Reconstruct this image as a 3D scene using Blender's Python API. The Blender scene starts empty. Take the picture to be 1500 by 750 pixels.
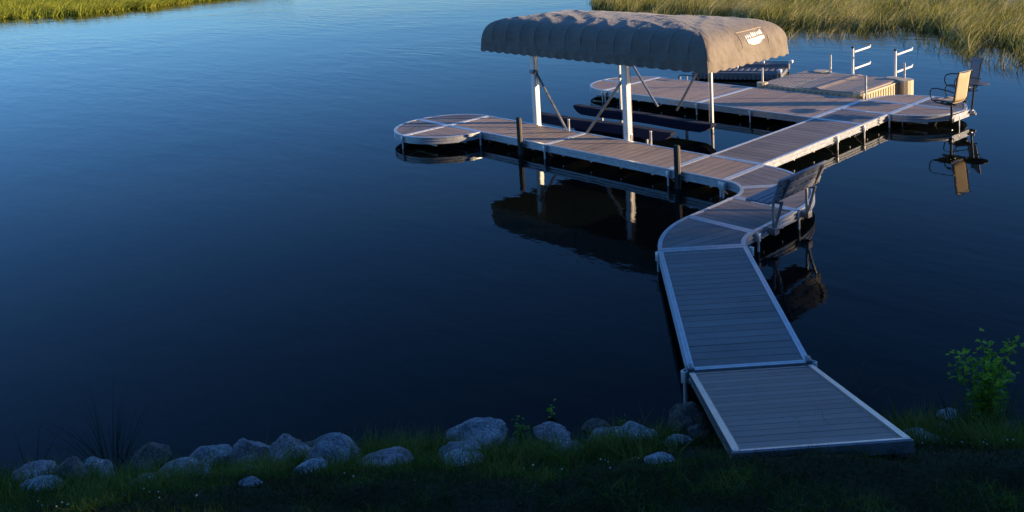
import bpy, bmesh, math, random
import numpy as np
from mathutils import Vector, Matrix, noise
R = math.radians
S = bpy.context.scene
COL = S.collection

# ------------------------------------------------------------------ camera
CAM = Vector((8.70587, -11.77198, 4.34106))
PITCH, ROLL, YAW = R(7.97942), R(-2.23102), R(42.19216)
fw = Vector((-math.sin(YAW) * math.cos(PITCH), math.cos(YAW) * math.cos(PITCH), -math.sin(PITCH)))
r0 = Vector((math.cos(YAW), math.sin(YAW), 0)); u0 = r0.cross(fw)
rt = r0 * math.cos(ROLL) + u0 * math.sin(ROLL); up = -r0 * math.sin(ROLL) + u0 * math.cos(ROLL)
cd = bpy.data.cameras.new('camera'); cam = bpy.data.objects.new('camera', cd); COL.objects.link(cam)
cam.matrix_world = Matrix(((rt.x, up.x, -fw.x, CAM.x), (rt.y, up.y, -fw.y, CAM.y), (rt.z, up.z, -fw.z, CAM.z), (0, 0, 0, 1)))
cd.sensor_width = 36; cd.lens = 36 * 1278.96 / 1500
cd.shift_x = (750 - 928.483) / 1500; cd.shift_y = (75.248 - 375) / 1500
cd.clip_start = 0.1; cd.clip_end = 6000
S.camera = cam

# ------------------------------------------------------------------ light
SUN_AZ, SUN_EL = R(34), R(9)
sd = Vector((math.cos(SUN_AZ) * math.cos(SUN_EL), math.sin(SUN_AZ) * math.cos(SUN_EL), math.sin(SUN_EL)))
S.world = bpy.data.worlds.new('World'); S.world.use_nodes = True
wt = S.world.node_tree; wt.nodes.clear()
sky = wt.nodes.new('ShaderNodeTexSky'); sky.sky_type = 'NISHITA'; sky.sun_disc = False
sky.sun_elevation = SUN_EL; sky.sun_rotation = math.pi / 2 - SUN_AZ
sky.air_density = 1.0; sky.dust_density = 0.0; sky.ozone_density = 5.0; sky.altitude = 0
bg = wt.nodes.new('ShaderNodeBackground'); bg.inputs['Strength'].default_value = 0.126
wo = wt.nodes.new('ShaderNodeOutputWorld')
tint = wt.nodes.new('ShaderNodeMix'); tint.data_type = 'RGBA'; tint.blend_type = 'MULTIPLY'; tint.inputs[0].default_value = 1.0
tint.inputs[7].default_value = (0.80, 0.93, 1.14, 1)      # white balance of the blue evening sky
wt.links.new(sky.outputs[0], tint.inputs[6]); wt.links.new(tint.outputs[2], bg.inputs[0]); wt.links.new(bg.outputs[0], wo.inputs[0])
sl = bpy.data.lights.new('sun', 'SUN'); sl.energy = 5.0; sl.angle = R(0.5); sl.color = (1.0, 0.74, 0.45)
so = bpy.data.objects.new('sun', sl); COL.objects.link(so)
so.rotation_euler = (-sd).to_track_quat('-Z', 'Y').to_euler(); so.location = sd * 60
S.view_settings.view_transform = 'Standard'; S.view_settings.look = 'None'
S.view_settings.gamma = 1; S.view_settings.use_curve_mapping = False
S.view_settings.exposure = 1.15

# ------------------------------------------------------------------ material helpers
def new_mat(name):
    m = bpy.data.materials.new(name); m.use_nodes = True
    nt = m.node_tree; b = nt.nodes['Principled BSDF']
    return m, nt, b
def nd(nt, typ, **kw):
    n = nt.nodes.new(typ)
    for k, v in kw.items():
        if k in n.inputs: n.inputs[k].default_value = v
        else: setattr(n, k, v)
    return n
def ramp(nt, fac, stops):
    r = nt.nodes.new('ShaderNodeValToRGB'); e = r.color_ramp.elements
    while len(e) < len(stops): e.new(0.5)
    for i, (p, c) in enumerate(stops):
        e[i].position = p; e[i].color = (*c, 1) if len(c) == 3 else c
    nt.links.new(fac, r.inputs[0]); return r.outputs[0]
def basic(name, c1, c2=None, rough=0.6, metal=0.0, scale=8, bump=0.0, bscale=60, stretch=(1, 1, 1), rvar=0.0, spec=0.5, detail=6):
    m, nt, b = new_mat(name); L = nt.links
    tc = nd(nt, 'ShaderNodeTexCoord'); mp = nd(nt, 'ShaderNodeMapping'); mp.inputs['Scale'].default_value = stretch
    L.new(tc.outputs['Object'], mp.inputs[0])
    n = nd(nt, 'ShaderNodeTexNoise', Scale=scale, Detail=detail, Roughness=0.6); L.new(mp.outputs[0], n.inputs['Vector'])
    c = ramp(nt, n.outputs[0], [(0.3, c1), (0.7, c2 or c1)])
    L.new(c, b.inputs['Base Color'])
    b.inputs['Metallic'].default_value = metal; b.inputs['Roughness'].default_value = rough
    b.inputs['Specular IOR Level'].default_value = spec
    if rvar:
        mr = nd(nt, 'ShaderNodeMapRange'); mr.inputs[3].default_value = rough - rvar; mr.inputs[4].default_value = rough + rvar
        L.new(n.outputs[0], mr.inputs[0]); L.new(mr.outputs[0], b.inputs['Roughness'])
    if bump:
        n2 = nd(nt, 'ShaderNodeTexNoise', Scale=bscale, Detail=4); L.new(mp.outputs[0], n2.inputs['Vector'])
        bp = nd(nt, 'ShaderNodeBump', Strength=bump, Distance=0.01); L.new(n2.outputs[0], bp.inputs['Height'])
        L.new(bp.outputs[0], b.inputs['Normal'])
    return m

ALU = basic('brushed_aluminium', (0.42, 0.43, 0.45), (0.57, 0.58, 0.60), rough=0.33, metal=0.6, scale=14, bump=0.15, bscale=50, rvar=0.1)
ALUW = basic('bright_aluminium', (0.66, 0.65, 0.63), (0.76, 0.75, 0.73), rough=0.35, metal=0.35, scale=12, bump=0.1)
ALUD = basic('weathered_aluminium', (0.17, 0.17, 0.18), (0.30, 0.30, 0.31), rough=0.42, metal=0.85, scale=9, bump=0.2, rvar=0.12)
BLACK = basic('black_rubber', (0.006, 0.006, 0.007), (0.014, 0.014, 0.014), rough=0.6, scale=20, bump=0.3)
DARKM = basic('black_painted_metal', (0.012, 0.012, 0.014), (0.022, 0.022, 0.024), rough=0.35, scale=20)
BROWN = basic('post_sunlit_tan', (0.10, 0.075, 0.05), (0.18, 0.14, 0.10), rough=0.8, scale=12, bump=0.5, stretch=(1, 1, .2))  # tan that paints sunlight on the side of the black posts
CARPET = basic('navy_bunk_carpet', (0.002, 0.005, 0.024), (0.003, 0.008, 0.040), rough=0.95, scale=30, bump=0.6, bscale=200)
SLING = basic('tan_sling_mesh', (0.44, 0.33, 0.20), (0.50, 0.38, 0.24), rough=0.8, scale=60, bump=0.3, bscale=300)
SLING_SHADE = basic('shaded_sling_mesh', (0.20, 0.19, 0.19), (0.25, 0.24, 0.23), rough=0.8, scale=60, bump=0.3, bscale=300)  # same sling as the tan one, with its shade put into the colour
TAN = basic('tan_moulded_plastic', (0.46, 0.37, 0.23), (0.56, 0.46, 0.30), rough=0.55, scale=6, bump=0.25, bscale=80)
GREYP = basic('grey_moulded_plastic', (0.115, 0.12, 0.125), (0.17, 0.175, 0.18), rough=0.6, scale=6, bump=0.3, bscale=70)
BENCHM = basic('grey_composite_slat', (0.15, 0.16, 0.19), (0.21, 0.22, 0.25), rough=0.55, scale=9, bump=0.3, stretch=(6, .6, 6))
WHITE = basic('white_print', (0.75, 0.74, 0.70), (0.85, 0.84, 0.80), rough=0.6, scale=30)
WHITEP = basic('white_plastic', (0.62, 0.62, 0.60), (0.74, 0.74, 0.72), rough=0.5, scale=20)
STITCH = basic('pale_stitching', (0.55, 0.43, 0.29), (0.60, 0.48, 0.33), rough=0.9, scale=80)

def fabric_mat():
    m, nt, b = new_mat('tan_canopy_fabric'); L = nt.links
    tc = nd(nt, 'ShaderNodeTexCoord')
    n = nd(nt, 'ShaderNodeTexNoise', Scale=1.7, Detail=7, Roughness=0.65); L.new(tc.outputs['Object'], n.inputs['Vector'])
    L.new(ramp(nt, n.outputs[0], [(0.25, (0.140, 0.112, 0.084)), (0.75, (0.205, 0.166, 0.126))]), b.inputs['Base Color'])
    b.inputs['Roughness'].default_value = 0.75; b.inputs['Sheen Weight'].default_value = 0.126
    mp = nd(nt, 'ShaderNodeMapping'); mp.inputs['Scale'].default_value = (1.0, 1.6, 1.6); mp.inputs['Rotation'].default_value = (0.4, 0.5, 0.7)
    L.new(tc.outputs['Object'], mp.inputs[0])
    n2 = nd(nt, 'ShaderNodeTexNoise', Scale=4.5, Detail=4, Roughness=0.5, Distortion=0.8); L.new(mp.outputs[0], n2.inputs['Vector'])
    n3 = nd(nt, 'ShaderNodeTexNoise', Scale=420, Detail=1); L.new(tc.outputs['Object'], n3.inputs['Vector'])
    b1 = nd(nt, 'ShaderNodeBump', Strength=0.55, Distance=0.05); L.new(n2.outputs[0], b1.inputs['Height'])
    b2 = nd(nt, 'ShaderNodeBump', Strength=0.25, Distance=0.002); L.new(n3.outputs[0], b2.inputs['Height']); L.new(b1.outputs[0], b2.inputs['Normal'])
    L.new(b2.outputs[0], b.inputs['Normal'])
    return m
FABRIC = fabric_mat()

def deck_mat(name, ca, cb):
    """composite planks; grain and tone vary per board through the board index stored as a vertex attribute"""
    m, nt, b = new_mat(name); L = nt.links
    tc = nd(nt, 'ShaderNodeTexCoord'); at = nd(nt, 'ShaderNodeAttribute', attribute_name='board')
    gr = nd(nt, 'ShaderNodeAttribute', attribute_name='grain')
    n = nd(nt, 'ShaderNodeTexNoise', Scale=3.0, Detail=8, Roughness=0.7); L.new(gr.outputs['Vector'], n.inputs['Vector'])
    big = nd(nt, 'ShaderNodeTexNoise', Scale=0.9, Detail=3); L.new(tc.outputs['Object'], big.inputs['Vector'])
    a = nd(nt, 'ShaderNodeMath', operation='ADD'); L.new(n.outputs[0], a.inputs[0]); L.new(at.outputs['Fac'], a.inputs[1])
    a2 = nd(nt, 'ShaderNodeMath', operation='ADD'); L.new(a.outputs[0], a2.inputs[0]); L.new(big.outputs[0], a2.inputs[1])
    a3 = nd(nt, 'ShaderNodeMath', operation='MULTIPLY'); a3.inputs[1].default_value = 0.4; L.new(a2.outputs[0], a3.inputs[0])
    L.new(ramp(nt, a3.outputs[0], [(0.3, ca), (0.85, cb)]), b.inputs['Base Color'])
    st = nd(nt, 'ShaderNodeTexNoise', Scale=2.6, Detail=7, Roughness=0.75, Distortion=0.6); L.new(tc.outputs['Object'], st.inputs['Vector'])
    L.new(ramp(nt, st.outputs[0], [(0.3, (0.50,) * 3), (0.62, (0.70,) * 3)]), b.inputs['Roughness'])
    stain = ramp(nt, st.outputs[0], [(0.36, (0.72, 0.72, 0.74)), (0.46, (1, 1, 1)), (0.66, (1, 1, 1)), (0.74, (1.22, 1.22, 1.2))])
    mul = nd(nt, 'ShaderNodeMix', data_type='RGBA', blend_type='MULTIPLY'); mul.inputs[0].default_value = 1.0
    src = b.inputs['Base Color'].links[0].from_socket; L.new(src, mul.inputs[6]); L.new(stain, mul.inputs[7]); L.new(mul.outputs[2], b.inputs['Base Color'])
    sep = nd(nt, 'ShaderNodeSeparateXYZ'); L.new(gr.outputs['Vector'], sep.inputs[0])
    w = nd(nt, 'ShaderNodeMath', operation='MULTIPLY'); w.inputs[1].default_value = 2 * math.pi / 0.012 / 6.0; L.new(sep.outputs[1], w.inputs[0])
    s = nd(nt, 'ShaderNodeMath', operation='SINE'); L.new(w.outputs[0], s.inputs[0])
    fin = nd(nt, 'ShaderNodeTexNoise', Scale=90, Detail=3); L.new(tc.outputs['Object'], fin.inputs['Vector'])
    ad = nd(nt, 'ShaderNodeMath', operation='MULTIPLY_ADD'); ad.inputs[1].default_value = 0.35; L.new(s.outputs[0], ad.inputs[0]); L.new(fin.outputs[0], ad.inputs[2])
    bp = nd(nt, 'ShaderNodeBump', Strength=0.35, Distance=0.003); L.new(ad.outputs[0], bp.inputs['Height']); L.new(bp.outputs[0], b.inputs['Normal'])
    return m
DECK = deck_mat('brown_grey_composite_deck', (0.28, 0.20, 0.148), (0.47, 0.345, 0.26))
DECK2 = deck_mat('grey_composite_deck', (0.145, 0.122, 0.115), (0.27, 0.23, 0.215))

DECK3 = deck_mat('pale_grey_ramp_deck', (0.125, 0.122, 0.12), (0.225, 0.22, 0.215))
DECK4 = deck_mat('brown_ramp_deck', (0.165, 0.135, 0.125), (0.275, 0.23, 0.215))

def water_mat():
    m, nt, b = new_mat('lake_water'); L = nt.links
    tc = nd(nt, 'ShaderNodeTexCoord')
    b.inputs['Roughness'].default_value = 0.015; b.inputs['IOR'].default_value = 1.333; b.inputs['Specular IOR Level'].default_value = 0.13
    n0 = nd(nt, 'ShaderNodeTexNoise', Scale=0.35, Detail=5); L.new(tc.outputs['Object'], n0.inputs['Vector'])
    L.new(ramp(nt, n0.outputs[0], [(0.35, (0.0022, 0.0036, 0.0030)), (0.7, (0.0042, 0.0066, 0.0050))]), b.inputs['Base Color'])
    def wave(rot, sc, scale, det, dist=0.3):
        mp = nd(nt, 'ShaderNodeMapping'); mp.inputs['Rotation'].default_value = (0, 0, rot); mp.inputs['Scale'].default_value = sc
        L.new(tc.outputs['Object'], mp.inputs[0])
        n = nd(nt, 'ShaderNodeTexNoise', Scale=scale, Detail=det, Roughness=0.45, Distortion=dist); L.new(mp.outputs[0], n.inputs['Vector']); return n.outputs[0]
    # ripple crests run roughly across the view; the breeze only reaches the open water
    w1 = wave(-YAW - .06, (0.35, 1, 1), 1.5, 2); w2 = wave(-YAW + .25, (0.5, 1, 1), 4.2, 3); w3 = wave(-YAW - .4, (.7, 1, 1), 11, 2)
    a = nd(nt, 'ShaderNodeMath', operation='MULTIPLY_ADD'); a.inputs[1].default_value = 0.30; L.new(w2, a.inputs[0]); L.new(w1, a.inputs[2])
    a2 = nd(nt, 'ShaderNodeMath', operation='MULTIPLY_ADD'); a2.inputs[1].default_value = 0.12; L.new(w3, a2.inputs[0]); L.new(a.outputs[0], a2.inputs[2])
    # distance offshore from the bank (v axis)
    mp = nd(nt, 'ShaderNodeMapping'); mp.inputs['Rotation'].default_value = (0, 0, -YAW); L.new(tc.outputs['Object'], mp.inputs[0])
    sp = nd(nt, 'ShaderNodeSeparateXYZ'); L.new(mp.outputs[0], sp.inputs[0])
    mr = nd(nt, 'ShaderNodeMapRange'); mr.interpolation_type = 'SMOOTHERSTEP'
    for i, v in enumerate((4.0, 30.0, 0.0040, 0.021)): mr.inputs[i + 1].default_value = v
    L.new(sp.outputs[1], mr.inputs[0])
    pn = nd(nt, 'ShaderNodeTexNoise', Scale=0.06, Detail=3); L.new(mp.outputs[0], pn.inputs['Vector'])
    pr = nd(nt, 'ShaderNodeMapRange'); 
    for i, v in enumerate((0.38, 0.62, 0.45, 1.7)): pr.inputs[i + 1].default_value = v
    L.new(pn.outputs[0], pr.inputs[0])
    mm = nd(nt, 'ShaderNodeMath', operation='MULTIPLY'); L.new(mr.outputs[0], mm.inputs[0]); L.new(pr.outputs[0], mm.inputs[1])
    h = nd(nt, 'ShaderNodeMath', operation='MULTIPLY'); L.new(a2.outputs[0], h.inputs[0]); L.new(mm.outputs[0], h.inputs[1])
    bp = nd(nt, 'ShaderNodeBump', Strength=1.0, Distance=1.0); L.new(h.outputs[0], bp.inputs['Height']); L.new(bp.outputs[0], b.inputs['Normal'])
    return m

def leaf_mat(name, cols, rough=0.55, trans=0.25, scale=3.0):
    m, nt, b = new_mat(name); L = nt.links
    at = nd(nt, 'ShaderNodeAttribute', attribute_name='tone')
    L.new(ramp(nt, at.outputs['Fac'], [(i / (len(cols) - 1), c) for i, c in enumerate(cols)]), b.inputs['Base Color'])
    b.inputs['Roughness'].default_value = rough; b.inputs['Specular IOR Level'].default_value = 0.12
    tr = nd(nt, 'ShaderNodeBsdfTranslucent'); L.new(nt.nodes[-2].outputs[0] if False else b.inputs['Base Color'].links[0].from_socket, tr.inputs[0])
    mx = nd(nt, 'ShaderNodeMixShader'); mx.inputs[0].default_value = trans
    L.new(b.outputs[0], mx.inputs[1]); L.new(tr.outputs[0], mx.inputs[2]); L.new(mx.outputs[0], nt.nodes['Material Output'].inputs['Surface'])
    return m
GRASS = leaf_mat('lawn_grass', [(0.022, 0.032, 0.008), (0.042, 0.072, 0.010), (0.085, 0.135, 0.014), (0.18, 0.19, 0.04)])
RUSH = leaf_mat('dark_rush', [(0.006, 0.012, 0.006), (0.012, 0.026, 0.010), (0.03, 0.03, 0.016)])
REED = leaf_mat('sunlit_reeds', [(0.07, 0.085, 0.02), (0.20, 0.21, 0.04), (0.36, 0.33, 0.08), (0.60, 0.50, 0.24)], trans=0.4)
MARSH = leaf_mat('far_marsh', [(0.14, 0.18, 0.02), (0.24, 0.27, 0.03), (0.34, 0.34, 0.05)], trans=0.4)
LEAF = leaf_mat('tree_leaves', [(0.02, 0.04, 0.008), (0.04, 0.075, 0.014), (0.06, 0.10, 0.02)])
SAPL = leaf_mat('sapling_leaves', [(0.07, 0.17, 0.010), (0.15, 0.30, 0.015), (0.40, 0.50, 0.03)], trans=0.35)
DRY = leaf_mat('dry_stalks', [(0.10, 0.09, 0.06), (0.20, 0.17, 0.12)])
RUST = leaf_mat('red_brown_seed', [(0.10, 0.03, 0.015), (0.16, 0.05, 0.02)])
CLOVER = leaf_mat('clover_white', [(0.5, 0.5, 0.42), (0.7, 0.68, 0.6)])
YELLOW = leaf_mat('yellow_petal', [(0.55, 0.42, 0.03), (0.65, 0.5, 0.05)])
BARK = basic('grey_bark', (0.05, 0.04, 0.03), (0.12, 0.10, 0.08), rough=0.9, scale=6, bump=0.8, bscale=20, stretch=(1, 1, .25))

def rock_mat(name, base, warm, light):
    m, nt, b = new_mat(name); L = nt.links
    tc = nd(nt, 'ShaderNodeTexCoord')
    n1 = nd(nt, 'ShaderNodeTexNoise', Scale=4, Detail=8, Roughness=0.65); L.new(tc.outputs['Object'], n1.inputs['Vector'])
    n2 = nd(nt, 'ShaderNodeTexNoise', Scale=48, Detail=5, Roughness=0.75); L.new(tc.outputs['Object'], n2.inputs['Vector'])
    n3 = nd(nt, 'ShaderNodeTexVoronoi', Scale=38); L.new(tc.outputs['Object'], n3.inputs['Vector'])
    c1 = ramp(nt, n1.outputs[0], [(0.34, tuple(x * .45 for x in base)), (0.45, base), (0.6, warm), (0.8, light)])
    c2 = ramp(nt, n2.outputs[0], [(0.38, (0.22, 0.22, 0.23)), (0.50, (0.95, 0.95, 0.95)), (0.64, (1.8, 1.8, 1.8))])
    mx = nd(nt, 'ShaderNodeMix', data_type='RGBA', blend_type='MULTIPLY'); mx.inputs[0].default_value = 0.8
    L.new(c1, mx.inputs[6]); L.new(c2, mx.inputs[7])
    # moss low down and in patches
    L.new(mx.outputs[2], b.inputs['Base Color']); b.inputs['Roughness'].default_value = 0.85; b.inputs['Specular IOR Level'].default_value = 0.2
    ad = nd(nt, 'ShaderNodeMath', operation='MULTIPLY_ADD'); ad.inputs[1].default_value = 0.25; L.new(n2.outputs[0], ad.inputs[0]); L.new(n1.outputs[0], ad.inputs[2])
    bp = nd(nt, 'ShaderNodeBump', Strength=0.7, Distance=0.03); L.new(ad.outputs[0], bp.inputs['Height']); L.new(bp.outputs[0], b.inputs['Normal'])
    return m
ROCKS = {'grey': rock_mat('grey_granite', (0.19, 0.19, 0.20), (0.29, 0.28, 0.28), (0.46, 0.46, 0.46)),
         'pink': rock_mat('pinkish_granite', (0.22, 0.19, 0.20), (0.32, 0.27, 0.26), (0.42, 0.37, 0.36)),
         'dark': rock_mat('dark_fieldstone', (0.09, 0.08, 0.07), (0.15, 0.125, 0.10), (0.34, 0.33, 0.32)),
         'pale': rock_mat('pale_granite', (0.26, 0.27, 0.27), (0.38, 0.38, 0.37), (0.58, 0.58, 0.56))}

def soil_mat():
    m, nt, b = new_mat('bank_soil'); L = nt.links
    tc = nd(nt, 'ShaderNodeTexCoord')
    n = nd(nt, 'ShaderNodeTexNoise', Scale=1.2, Detail=8, Roughness=0.7); L.new(tc.outputs['Object'], n.inputs['Vector'])
    L.new(ramp(nt, n.outputs[0], [(0.3, (0.010, 0.016, 0.006)), (0.5, (0.020, 0.026, 0.011)), (0.75, (0.05, 0.042, 0.032))]), b.inputs['Base Color'])
    b.inputs['Roughness'].default_value = 0.95; b.inputs['Specular IOR Level'].default_value = 0.08
    n2 = nd(nt, 'ShaderNodeTexNoise', Scale=22, Detail=8); L.new(tc.outputs['Object'], n2.inputs['Vector'])
    bp = nd(nt, 'ShaderNodeBump', Strength=0.9, Distance=0.05); L.new(n2.outputs[0], bp.inputs['Height']); L.new(bp.outputs[0], b.inputs['Normal'])
    return m
SOIL = soil_mat()

# ------------------------------------------------------------------ object helpers
def tag(o, label=None, cat=None, group=None, kind=None):
    if label: o['label'] = label
    if cat: o['category'] = cat
    if group: o['group'] = group
    if kind: o['kind'] = kind
    return o
def thing(name, loc, label, cat, group=None, rz=0):
    o = bpy.data.objects.new(name, None); o.empty_display_size = .2; COL.objects.link(o)
    o.location = loc; o.rotation_euler = (0, 0, rz)
    return tag(o, label, cat, group)
def copy_tree(o, parent=None):
    c = o.copy(); COL.objects.link(c); c.parent = parent
    for ch in list(o.children): copy_tree(ch, c)
    return c

class MB:
    """collects shapes; build() links them as one mesh object. World coordinates, minus the parent's location."""
    def __init__(s, M=None): s.v = []; s.f = []; s.M = M; s.cut = []
    def add(s, vs, fs, M=None):
        o = len(s.v); s.cut.append((o, len(s.f)))
        for p in vs:
            p = Vector(p)
            if M is not None: p = M @ p
            if s.M is not None: p = s.M @ p
            s.v.append(p)
        s.f += [tuple(i + o for i in f) for f in fs]; return s
    def box(s, c, size, rot=None, bev=0.0):
        hx, hy, hz = [k / 2 for k in size]; M = Matrix.Translation(c)
        if rot is not None: M = M @ rot.to_4x4()
        if bev <= 0:
            vs = [(x, y, z) for x in (-hx, hx) for y in (-hy, hy) for z in (-hz, hz)]
            return s.add(vs, [(0, 1, 3, 2), (4, 6, 7, 5), (0, 4, 5, 1), (2, 3, 7, 6), (0, 2, 6, 4), (1, 5, 7, 3)], M)
        b = min(bev, hx * .9, hy * .9, hz * .9)
        bm = bmesh.new(); bmesh.ops.create_cube(bm, size=1)
        for v in bm.verts: v.co = Vector((v.co.x * hx * 2, v.co.y * hy * 2, v.co.z * hz * 2))
        bmesh.ops.bevel(bm, geom=list(bm.edges), offset=b, segments=2, affect='EDGES', profile=.5)
        bm.verts.index_update(); vs = [v.co.copy() for v in bm.verts]; fs = [tuple(v.index for v in f.verts) for f in bm.faces]; bm.free()
        return s.add(vs, fs, M)
    def tube(s, pts, r, n=10, cap=True, closed=False):
        pts = [Vector(p) for p in pts]; N = len(pts); rs = r if isinstance(r, (list, tuple)) else [r] * N
        vs = []; prev = None
        for i, p in enumerate(pts):
            a = pts[(i - 1) % N] if (i or closed) else p; b_ = pts[(i + 1) % N] if (i < N - 1 or closed) else p
            t = (b_ - a).normalized()
            if prev is None:
                ref = Vector((0, 0, 1)) if abs(t.z) < .9 else Vector((1, 0, 0)); x = t.cross(ref).normalized()
            else: x = (prev - t * prev.dot(t)).normalized()
            prev = x; y = t.cross(x)
            for k in range(n):
                an = 2 * math.pi * k / n; vs.append(p + (x * math.cos(an) + y * math.sin(an)) * rs[i])
        fs = []
        for i in range(N if closed else N - 1):
            j = (i + 1) % N
            for k in range(n): fs.append((i * n + k, i * n + (k + 1) % n, j * n + (k + 1) % n, j * n + k))
        if cap and not closed: fs += [tuple(range(n))[::-1], tuple((N - 1) * n + k for k in range(n))]
        return s.add(vs, fs)
    def bar(s, a, b, w, h, bev=.003):
        a, b = Vector(a), Vector(b); d = b - a; x = d.normalized()
        ref = Vector((0, 0, 1)) if abs(x.z) < .95 else Vector((0, 1, 0)); y = ref.cross(x).normalized(); z = x.cross(y)
        return s.box((a + b) / 2, (d.length, w, h), Matrix((x, y, z)).transposed(), bev)
    def prism(s, poly, z0, z1):
        n = len(poly); vs = [(*p[:2], z0) for p in poly] + [(*p[:2], z1) for p in poly]
        fs = [tuple(range(n))[::-1], tuple(range(n, 2 * n))] + [(i, (i + 1) % n, n + (i + 1) % n, n + i) for i in range(n)]
        return s.add(vs, fs)
    def lathe(s, c, prof, n=24, M=None):
        vs = []; 
        for r_, z in prof:
            for k in range(n): a = 2 * math.pi * k / n; vs.append((c[0] + r_ * math.cos(a), c[1] + r_ * math.sin(a), c[2] + z))
        fs = [(i * n + k, i * n + (k + 1) % n, (i + 1) * n + (k + 1) % n, (i + 1) * n + k) for i in range(len(prof) - 1) for k in range(n)]
        fs += [tuple(range(n))[::-1], tuple((len(prof) - 1) * n + k for k in range(n))]
        return s.add(vs, fs, M)
    def split(s, name, mat, parent=None, smooth=False):
        """one object per piece"""
        out = []; cuts = s.cut + [(len(s.v), len(s.f))]
        for (v0, f0), (v1, f1) in zip(cuts[:-1], cuts[1:]):
            m = MB(); m.v = s.v[v0:v1]; m.f = [tuple(i - v0 for i in f) for f in s.f[f0:f1]]; out.append(m.build(name, mat, parent, smooth))
        return out
    def build(s, name, mat, parent=None, smooth=False, attrs=None):
        me = bpy.data.meshes.new(name)
        off = Vector((0, 0, 0)); P = parent; Minv = None
        if parent is not None:
            Minv = world_of(parent).inverted()
        vs = [(Minv @ v) if Minv is not None else v for v in s.v]
        me.from_pydata([tuple(v) for v in vs], [], s.f); me.materials.append(mat)
        bm = bmesh.new(); bm.from_mesh(me); bmesh.ops.recalc_face_normals(bm, faces=bm.faces); bm.to_mesh(me); bm.free()
        if attrs:
            for an, (ty, data) in attrs.items():
                a = me.attributes.new(an, ty, 'POINT')
                a.data.foreach_set('value' if ty == 'FLOAT' else 'vector', np.asarray(data, dtype=np.float32).ravel())
        if smooth: smooth_me(me)
        o = bpy.data.objects.new(name, me); COL.objects.link(o)
        if parent is not None: o.parent = parent
        return o
def world_of(o):
    M = Matrix.Translation(o.location) @ o.rotation_euler.to_matrix().to_4x4()
    return world_of(o.parent) @ M if o.parent else M
def smooth_me(me, ang=40):
    for p in me.polygons: p.use_smooth = True
    me.set_sharp_from_angle(angle=R(ang))
def mesh_np(name, V, F, mat, parent=None, tone=None, smooth=False):
    """V (n,3) float, F (m,k) int of equal sized faces"""
    me = bpy.data.meshes.new(name); me.vertices.add(len(V)); me.vertices.foreach_set('co', V.astype(np.float32).ravel())
    k = F.shape[1]; me.loops.add(F.size); me.loops.foreach_set('vertex_index', F.astype(np.int32).ravel())
    me.polygons.add(len(F)); me.polygons.foreach_set('loop_start', np.arange(0, F.size, k, dtype=np.int32))
    me.update(calc_edges=True); me.validate()
    if tone is not None:
        a = me.attributes.new('tone', 'FLOAT', 'POINT'); a.data.foreach_set('value', tone.astype(np.float32))
    me.materials.append(mat)
    if smooth:
        for p in me.polygons: p.use_smooth = True
    o = bpy.data.objects.new(name, me); COL.objects.link(o)
    if parent is not None: o.parent = parent
    return o

WZ = -0.30          # water level; the deck surface is z = 0
cu, su = math.cos(YAW), math.sin(YAW)
def uv(u, v): return (u * cu - v * su, u * su + v * cu)     # shore frame: u along the bank, v out over the lake
def shore_v(u): 
    t = np.clip((np.asarray(u, float) - 9) / 13, 0, 1); t = t * t * (3 - 2 * t)
    t2 = np.clip((np.asarray(u, float) + 14) / -20, 0, 1)
    return -7.1 + 8.5 * t + 0.12 * np.sin(np.asarray(u) * 1.3) + .38 * np.exp(-((np.asarray(u, float) + .9) / 1.0) ** 2) - 3 * t2
def bank_z(u, v):
    u = np.asarray(u, float); v = np.asarray(v, float); d = shore_v(u) - v
    z = np.where(d < 0, .30 * d, np.where(d < 1.0, .43 * d, np.where(d < 2.5, 
        .43 + .56 * (d - 1), 1.27 + .10 * (d - 2.5))))
    z = np.maximum(z, -1.6)
    return WZ - .04 + z + .035 * np.sin(u * 2.1 + v * 1.3) * np.sin(v * 2.7 - u * .8) + .015 * np.sin(u * 6.3) * np.sin(v * 7.1 + 1)

# ------------------------------------------------------------------ the setting
WATER = water_mat()
mb = MB(); mb.add([(-2500, -2500, WZ), (2500, -2500, WZ), (2500, 2500, WZ), (-2500, 2500, WZ)], [(0, 1, 2, 3)])
tag(mb.build('water', WATER), kind='structure')
us = np.concatenate([np.linspace(-400, -30, 24)[:-1], np.linspace(-30, -12, 40)[:-1], np.linspace(-12, 12, 240)[:-1], np.linspace(12, 60, 60)[:-1], np.linspace(60, 400, 20)])
ds = np.concatenate([np.linspace(-8, -1, 12)[:-1], np.linspace(-1, 3.5, 90)[:-1], np.linspace(3.5, 30, 40)[:-1], np.linspace(30, 400, 12)])
UU, DD = np.meshgrid(us, ds, indexing='ij'); VV = shore_v(UU) - DD
ZZ = bank_z(UU, VV); ZZ = np.minimum(ZZ, 3.2 + .004 * DD)
X = UU * cu - VV * su; Y = UU * su + VV * cu
Vt = np.stack([X, Y, ZZ], -1).reshape(-1, 3); nu, nv = UU.shape
ii, jj = np.meshgrid(np.arange(nu - 1), np.arange(nv - 1), indexing='ij'); q = (ii * nv + jj).ravel()
Ft = np.stack([q, q + 1, q + nv + 1, q + nv], -1)
tag(mesh_np('ground', Vt, Ft, SOIL, smooth=True), kind='structure')

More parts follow.
